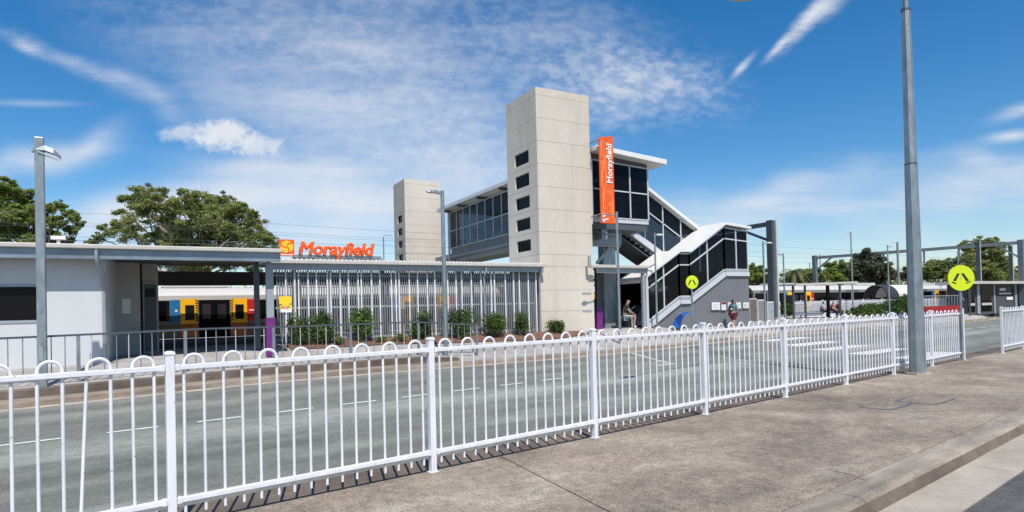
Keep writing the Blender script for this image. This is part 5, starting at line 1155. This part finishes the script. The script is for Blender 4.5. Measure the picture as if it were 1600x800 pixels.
for lb, D, bx_, cl, n, mt, bk in Rt: tree(lb, D, (bx_, 470), cl, int(n * 1.6), .24, mt, bk, .2, group='trees beyond the railway', zb=-.2)
# palm beyond the shelter
pt = deep(1242, 424, 66); PT = thing('palm_tree', 'feathery palm tree beyond the bus shelter', 'palm', (pt[0], pt[1], -.2)); MB().tube([(pt[0], pt[1], -.2), pt], [.16, .11], 8).build('trunk', BARKP, PT)
m = MB()
for k in range(16):
    a = k * 2.4; el = .9 - .09 * k; L_ = 1.7; prev = pt; pts = []
    for q in np.linspace(0, 1, 6): pts.append(pt + np.array([math.cos(a), math.sin(a), 0]) * L_ * q * math.cos(el * .6) + np.array([0, 0, L_ * q * math.sin(el) - 1.3 * q * q]))
    for i in range(5):
        d = pts[i + 1] - pts[i]; sdv = np.array([-math.sin(a), math.cos(a), 0]) * .22
        for sg in (-1, 1):
            for j in range(2): p = pts[i] + d * j / 2; m.add([p, p + d * .45, p + sdv * sg * 1.4 + d * .7 - [0, 0, .12]], [(0, 1, 2)])
m.build('fronds', LF_C[1], PT)
# a far mass of trees that closes the horizon
cl = []
for i in range(230):
    px = -250 + i * 15; D = 120 + 30 * random.random(); p = deep(px, 459 - random.random() * 14 - (px - 800) * .02, D); cl.append((*p, 3.0, 3.0, 2.0 + random.random()))
o = leaf_obj('far_woods', cl, 46000, .7, LF_A, None); tag(o, 'far belt of trees closing the horizon beyond the railway', None, kind='stuff')

# ================================================================== PEOPLE
SKIN = pm('skin', (.42, .25, .18), .55); HAIR = pm('dark_hair', (.018, .014, .012), .5)
def skinned(name, joints, edges, mat, parent, sub=2):
    me = bpy.data.meshes.new(name); me.from_pydata([tuple(map(float, j[:3])) for j in joints], edges, []); me.update(); o = bpy.data.objects.new(name, me); COL.objects.link(o)
    me.materials.append(mat); sk = o.modifiers.new('skin', 'SKIN'); sk.use_smooth_shade = True; sv = me.skin_vertices[0].data
    for i, j in enumerate(joints): sv[i].radius = (j[3], j[4] if len(j) > 4 else j[3]); sv[i].use_root = (i == 0)
    ss_ = o.modifiers.new('sub', 'SUBSURF'); ss_.levels = sub; ss_.render_levels = sub
    if parent is not None: o.parent = parent; o.matrix_parent_inverse = Matrix.Translation(-parent.location)
    return o
def person(label, base, h, pose, yaw, shirt, legs_mat, hair_long=False, short_legs=True, shoe=None):
    t_ = thing('person', label, 'person', base); B = np.array(base, float); c, s = math.cos(yaw), math.sin(yaw)
    def P(f, l, z): return B + np.array([c * f - s * l, s * f + c * l, z]) * h       # forward, left, up in body heights
    J = {}
    if pose == 'walk':
        J.update(pelvis=(0, 0, .52), chest=(.01, 0, .70), neck=(.02, 0, .83), head0=(.03, 0, .87), head1=(.04, 0, .96), lsh=(.01, .10, .80), rsh=(.01, -.10, .80), lel=(-.04, .13, .65), rel=(.05, -.13, .65), lwr=(.03, .12, .53), rwr=(.13, -.11, .55),
                 lh=(0, .05, .50), rh=(0, -.05, .50), lk=(.10, .05, .28), rk=(-.04, -.05, .28), la=(.13, .05, .05), ra=(-.16, -.05, .08), lt=(.20, .05, .02), rt=(-.09, -.05, .015))
    else:
        J.update(pelvis=(0, 0, .30), chest=(.03, 0, .48), neck=(.06, 0, .61), head0=(.08, 0, .65), head1=(.10, 0, .73), lsh=(.04, .10, .58), rsh=(.04, -.10, .58), lel=(.08, .13, .44), rel=(.08, -.13, .44), lwr=(.20, .09, .37), rwr=(.20, -.09, .37),
                 lh=(.02, .05, .29), rh=(.02, -.05, .29), lk=(.25, .07, .30), rk=(.25, -.07, .30), la=(.24, .07, .05), ra=(.20, -.07, .05), lt=(.31, .07, .02), rt=(.27, -.07, .02))
    nm = list(J); pt = {k: P(*v) for k, v in J.items()}; R = dict(pelvis=.078, chest=.088, neck=.032, head0=.045, head1=.058, lsh=.04, rsh=.04, lel=.028, rel=.028, lwr=.02, rwr=.02, lh=.055, rh=.055, lk=.036, rk=.036, la=.024, ra=.024, lt=.02, rt=.02)
    E = [('pelvis', 'chest'), ('chest', 'neck'), ('neck', 'head0'), ('head0', 'head1'), ('chest', 'lsh'), ('chest', 'rsh'), ('lsh', 'lel'), ('lel', 'lwr'), ('rsh', 'rel'), ('rel', 'rwr'), ('pelvis', 'lh'), ('pelvis', 'rh'), ('lh', 'lk'), ('lk', 'la'), ('la', 'lt'), ('rh', 'rk'), ('rk', 'ra'), ('ra', 'rt')]
    skinned('body', [(*pt[k], R[k] * h) for k in nm], [(nm.index(a), nm.index(b)) for a, b in E], SKIN, t_)
    g = 1.18
    def mid(a, b, q): return pt[a] + (pt[b] - pt[a]) * q
    sj = [(*mid('pelvis', 'chest', .1), R['pelvis'] * h * g), (*pt['chest'], R['chest'] * h * g), (*mid('chest', 'neck', .75), .05 * h), (*pt['lsh'], .047 * h), (*mid('lsh', 'lel', .7), .04 * h), (*pt['rsh'], .047 * h), (*mid('rsh', 'rel', .7), .04 * h)]
    skinned('shirt', sj, [(0, 1), (1, 2), (1, 3), (3, 4), (1, 5), (5, 6)], shirt, t_)
    e = .8 if short_legs else None
    kj = [(*pt['pelvis'], R['pelvis'] * h * g), (*pt['lh'], .062 * h), (*mid('lh', 'lk', e or 1), .05 * h), (*pt['rh'], .062 * h), (*mid('rh', 'rk', e or 1), .05 * h)]; ke = [(0, 1), (1, 2), (0, 3), (3, 4)]
    if not short_legs: kj += [(*mid('lk', 'la', .9), .035 * h), (*mid('rk', 'ra', .9), .035 * h)]; ke += [(2, 5), (4, 6)]
    skinned('shorts' if short_legs else 'trousers', kj, ke, legs_mat, t_)
    hd = pt['head1'] - (pt['head1'] - pt['head0']) * .1; back = P(*J['head1']) - np.array([c, s, 0]) * .022 * h + np.array([0, 0, .012 * h])
    hj = [(*back, .056 * h), (*(back - np.array([c, s, 0]) * .02 * h - np.array([0, 0, .05 * h])), .045 * h)]
    if hair_long: hj.append((*(back - np.array([c, s, 0]) * .035 * h - np.array([0, 0, .15 * h])), .03 * h))
    skinned('hair', hj, [(i, i + 1) for i in range(len(hj) - 1)], HAIR, t_)
    for a, b in (('la', 'lt'), ('ra', 'rt')): skinned('shoe', [(*(pt[a] - [0, 0, .02 * h]), .03 * h), (*pt[b], .026 * h)], [(0, 1)], shoe or BLACK, t_)
    for a, b in (('lel', 'lwr'), ('rel', 'rwr')):      # hands with fingers
        d = pt[b] - pt[a]; d /= np.linalg.norm(d); sd2 = np.cross(d, [c, s, 0.1]); sd2 /= np.linalg.norm(sd2); w = pt[b]; js = [(*w, .018 * h), (*(w + d * .04 * h), .019 * h)]; es = [(0, 1)]
        for k, ln in enumerate((.05, .056, .053, .042)):
            o = sd2 * (k - 1.5) * .010 * h; js += [(*(w + d * .055 * h + o), .0055 * h), (*(w + d * (.055 + ln * .6) * h + o * 1.15), .005 * h)]; es += [(1, len(js) - 2), (len(js) - 2, len(js) - 1)]
        js += [(*(w + d * .02 * h + sd2 * .026 * h), .006 * h), (*(w + d * .05 * h + sd2 * .036 * h), .005 * h)]; es += [(0, len(js) - 2), (len(js) - 2, len(js) - 1)]
        skinned('hand', js, es, SKIN, t_, 1)
    return t_, pt
NAVY = pm('navy_cloth', (.02, .022, .035), .85); TEAL = pm('teal_cloth', (.10, .22, .26), .85); GREYC = pm('grey_cloth', (.22, .23, .25), .85); DRED = pm('dark_red_cloth', (.10, .015, .025), .85); PALEB = pm('pale_blue_cloth', (.33, .36, .42), .85)
wy_ = -.45; wb = on(1146, 511.5, 'Y', wy_); wz = zg(wb[0], wb[1]); hh = on(1146, 467.5, 'Y', wy_)[2] - wz
W_, wpts = person('woman walking left to right past stair wall in shorts carrying a dark backpack', (wb[0], wb[1], wz), hh / .985, 'walk', .1, TEAL, DRED, hair_long=True)
bk_ = (wpts['chest'] + wpts['neck']) / 2 - np.array([math.cos(.1), math.sin(.1), 0]) * .12 * hh - np.array([0, 0, .05 * hh])
BKP = thing('backpack', 'dark backpack worn by the woman walking past the stair wall', 'backpack', bk_ - np.array([0, 0, .12 * hh]))
skinned('pack', [(*(bk_ + np.array([0, 0, .09 * hh])), .062 * hh), (*bk_, .075 * hh), (*(bk_ - np.array([0, 0, .11 * hh])), .07 * hh)], [(0, 1), (1, 2)], NAVY, BKP)
MB().tube([wpts['lsh'] + [0, 0, .05 * hh], wpts['chest'] + (wpts['lsh'] - wpts['chest']) * .7 + np.array([.11 * hh, 0, 0]), bk_ - [0, 0, .1 * hh]], .016 * hh, 6).build('strap', NAVY, BKP)
MB().disc(bk_ + np.array([-.05 * hh, -.07 * hh, -.03 * hh]), (.4, 1, 0), .025 * hh, .01).build('badge', PAPER, BKP)
mb = on(981, 507, 'Y', .6); mz = zg(mb[0], mb[1]); hm = on(981, 463, 'Y', .6)[2] - mz
BE = thing('bench', 'dark bench under the canopy right of the lift tower', 'bench', (mb[0], .75, mz)); MB().box(mb[0] - .55, mb[0] + .15, .55, .95, mz + .42, mz + .48).build('seat', DSTEEL, BE)
for dx in (-.45, .05): MB().box(mb[0] + dx, mb[0] + dx + .06, .6, .9, mz, mz + .42).build('leg', DSTEEL, BE)
person('man in dark shirt and grey shorts sitting forward under the canopy', (mb[0] - .12, .62, mz), hm * 1.22, 'sit', -.5, NAVY, GREYC, shoe=PAPER)
for px, yaw, sh, lb in ((1283, -.9, PALEB, 'person in pale blue top sitting at the left end of the shelter bench'), (1299, -1.2, MAROON, 'person in dark red top sitting in the middle of the shelter bench'), (1307, -.6, DRED, 'person in dark clothes leaning at the right end of the shelter bench')):
    x = X_(px, SY + .45); z = zg(x, SY + .45); person(lb, (x, SY + .45, z), 1.45, 'sit', yaw, sh, NAVY, short_legs=False)
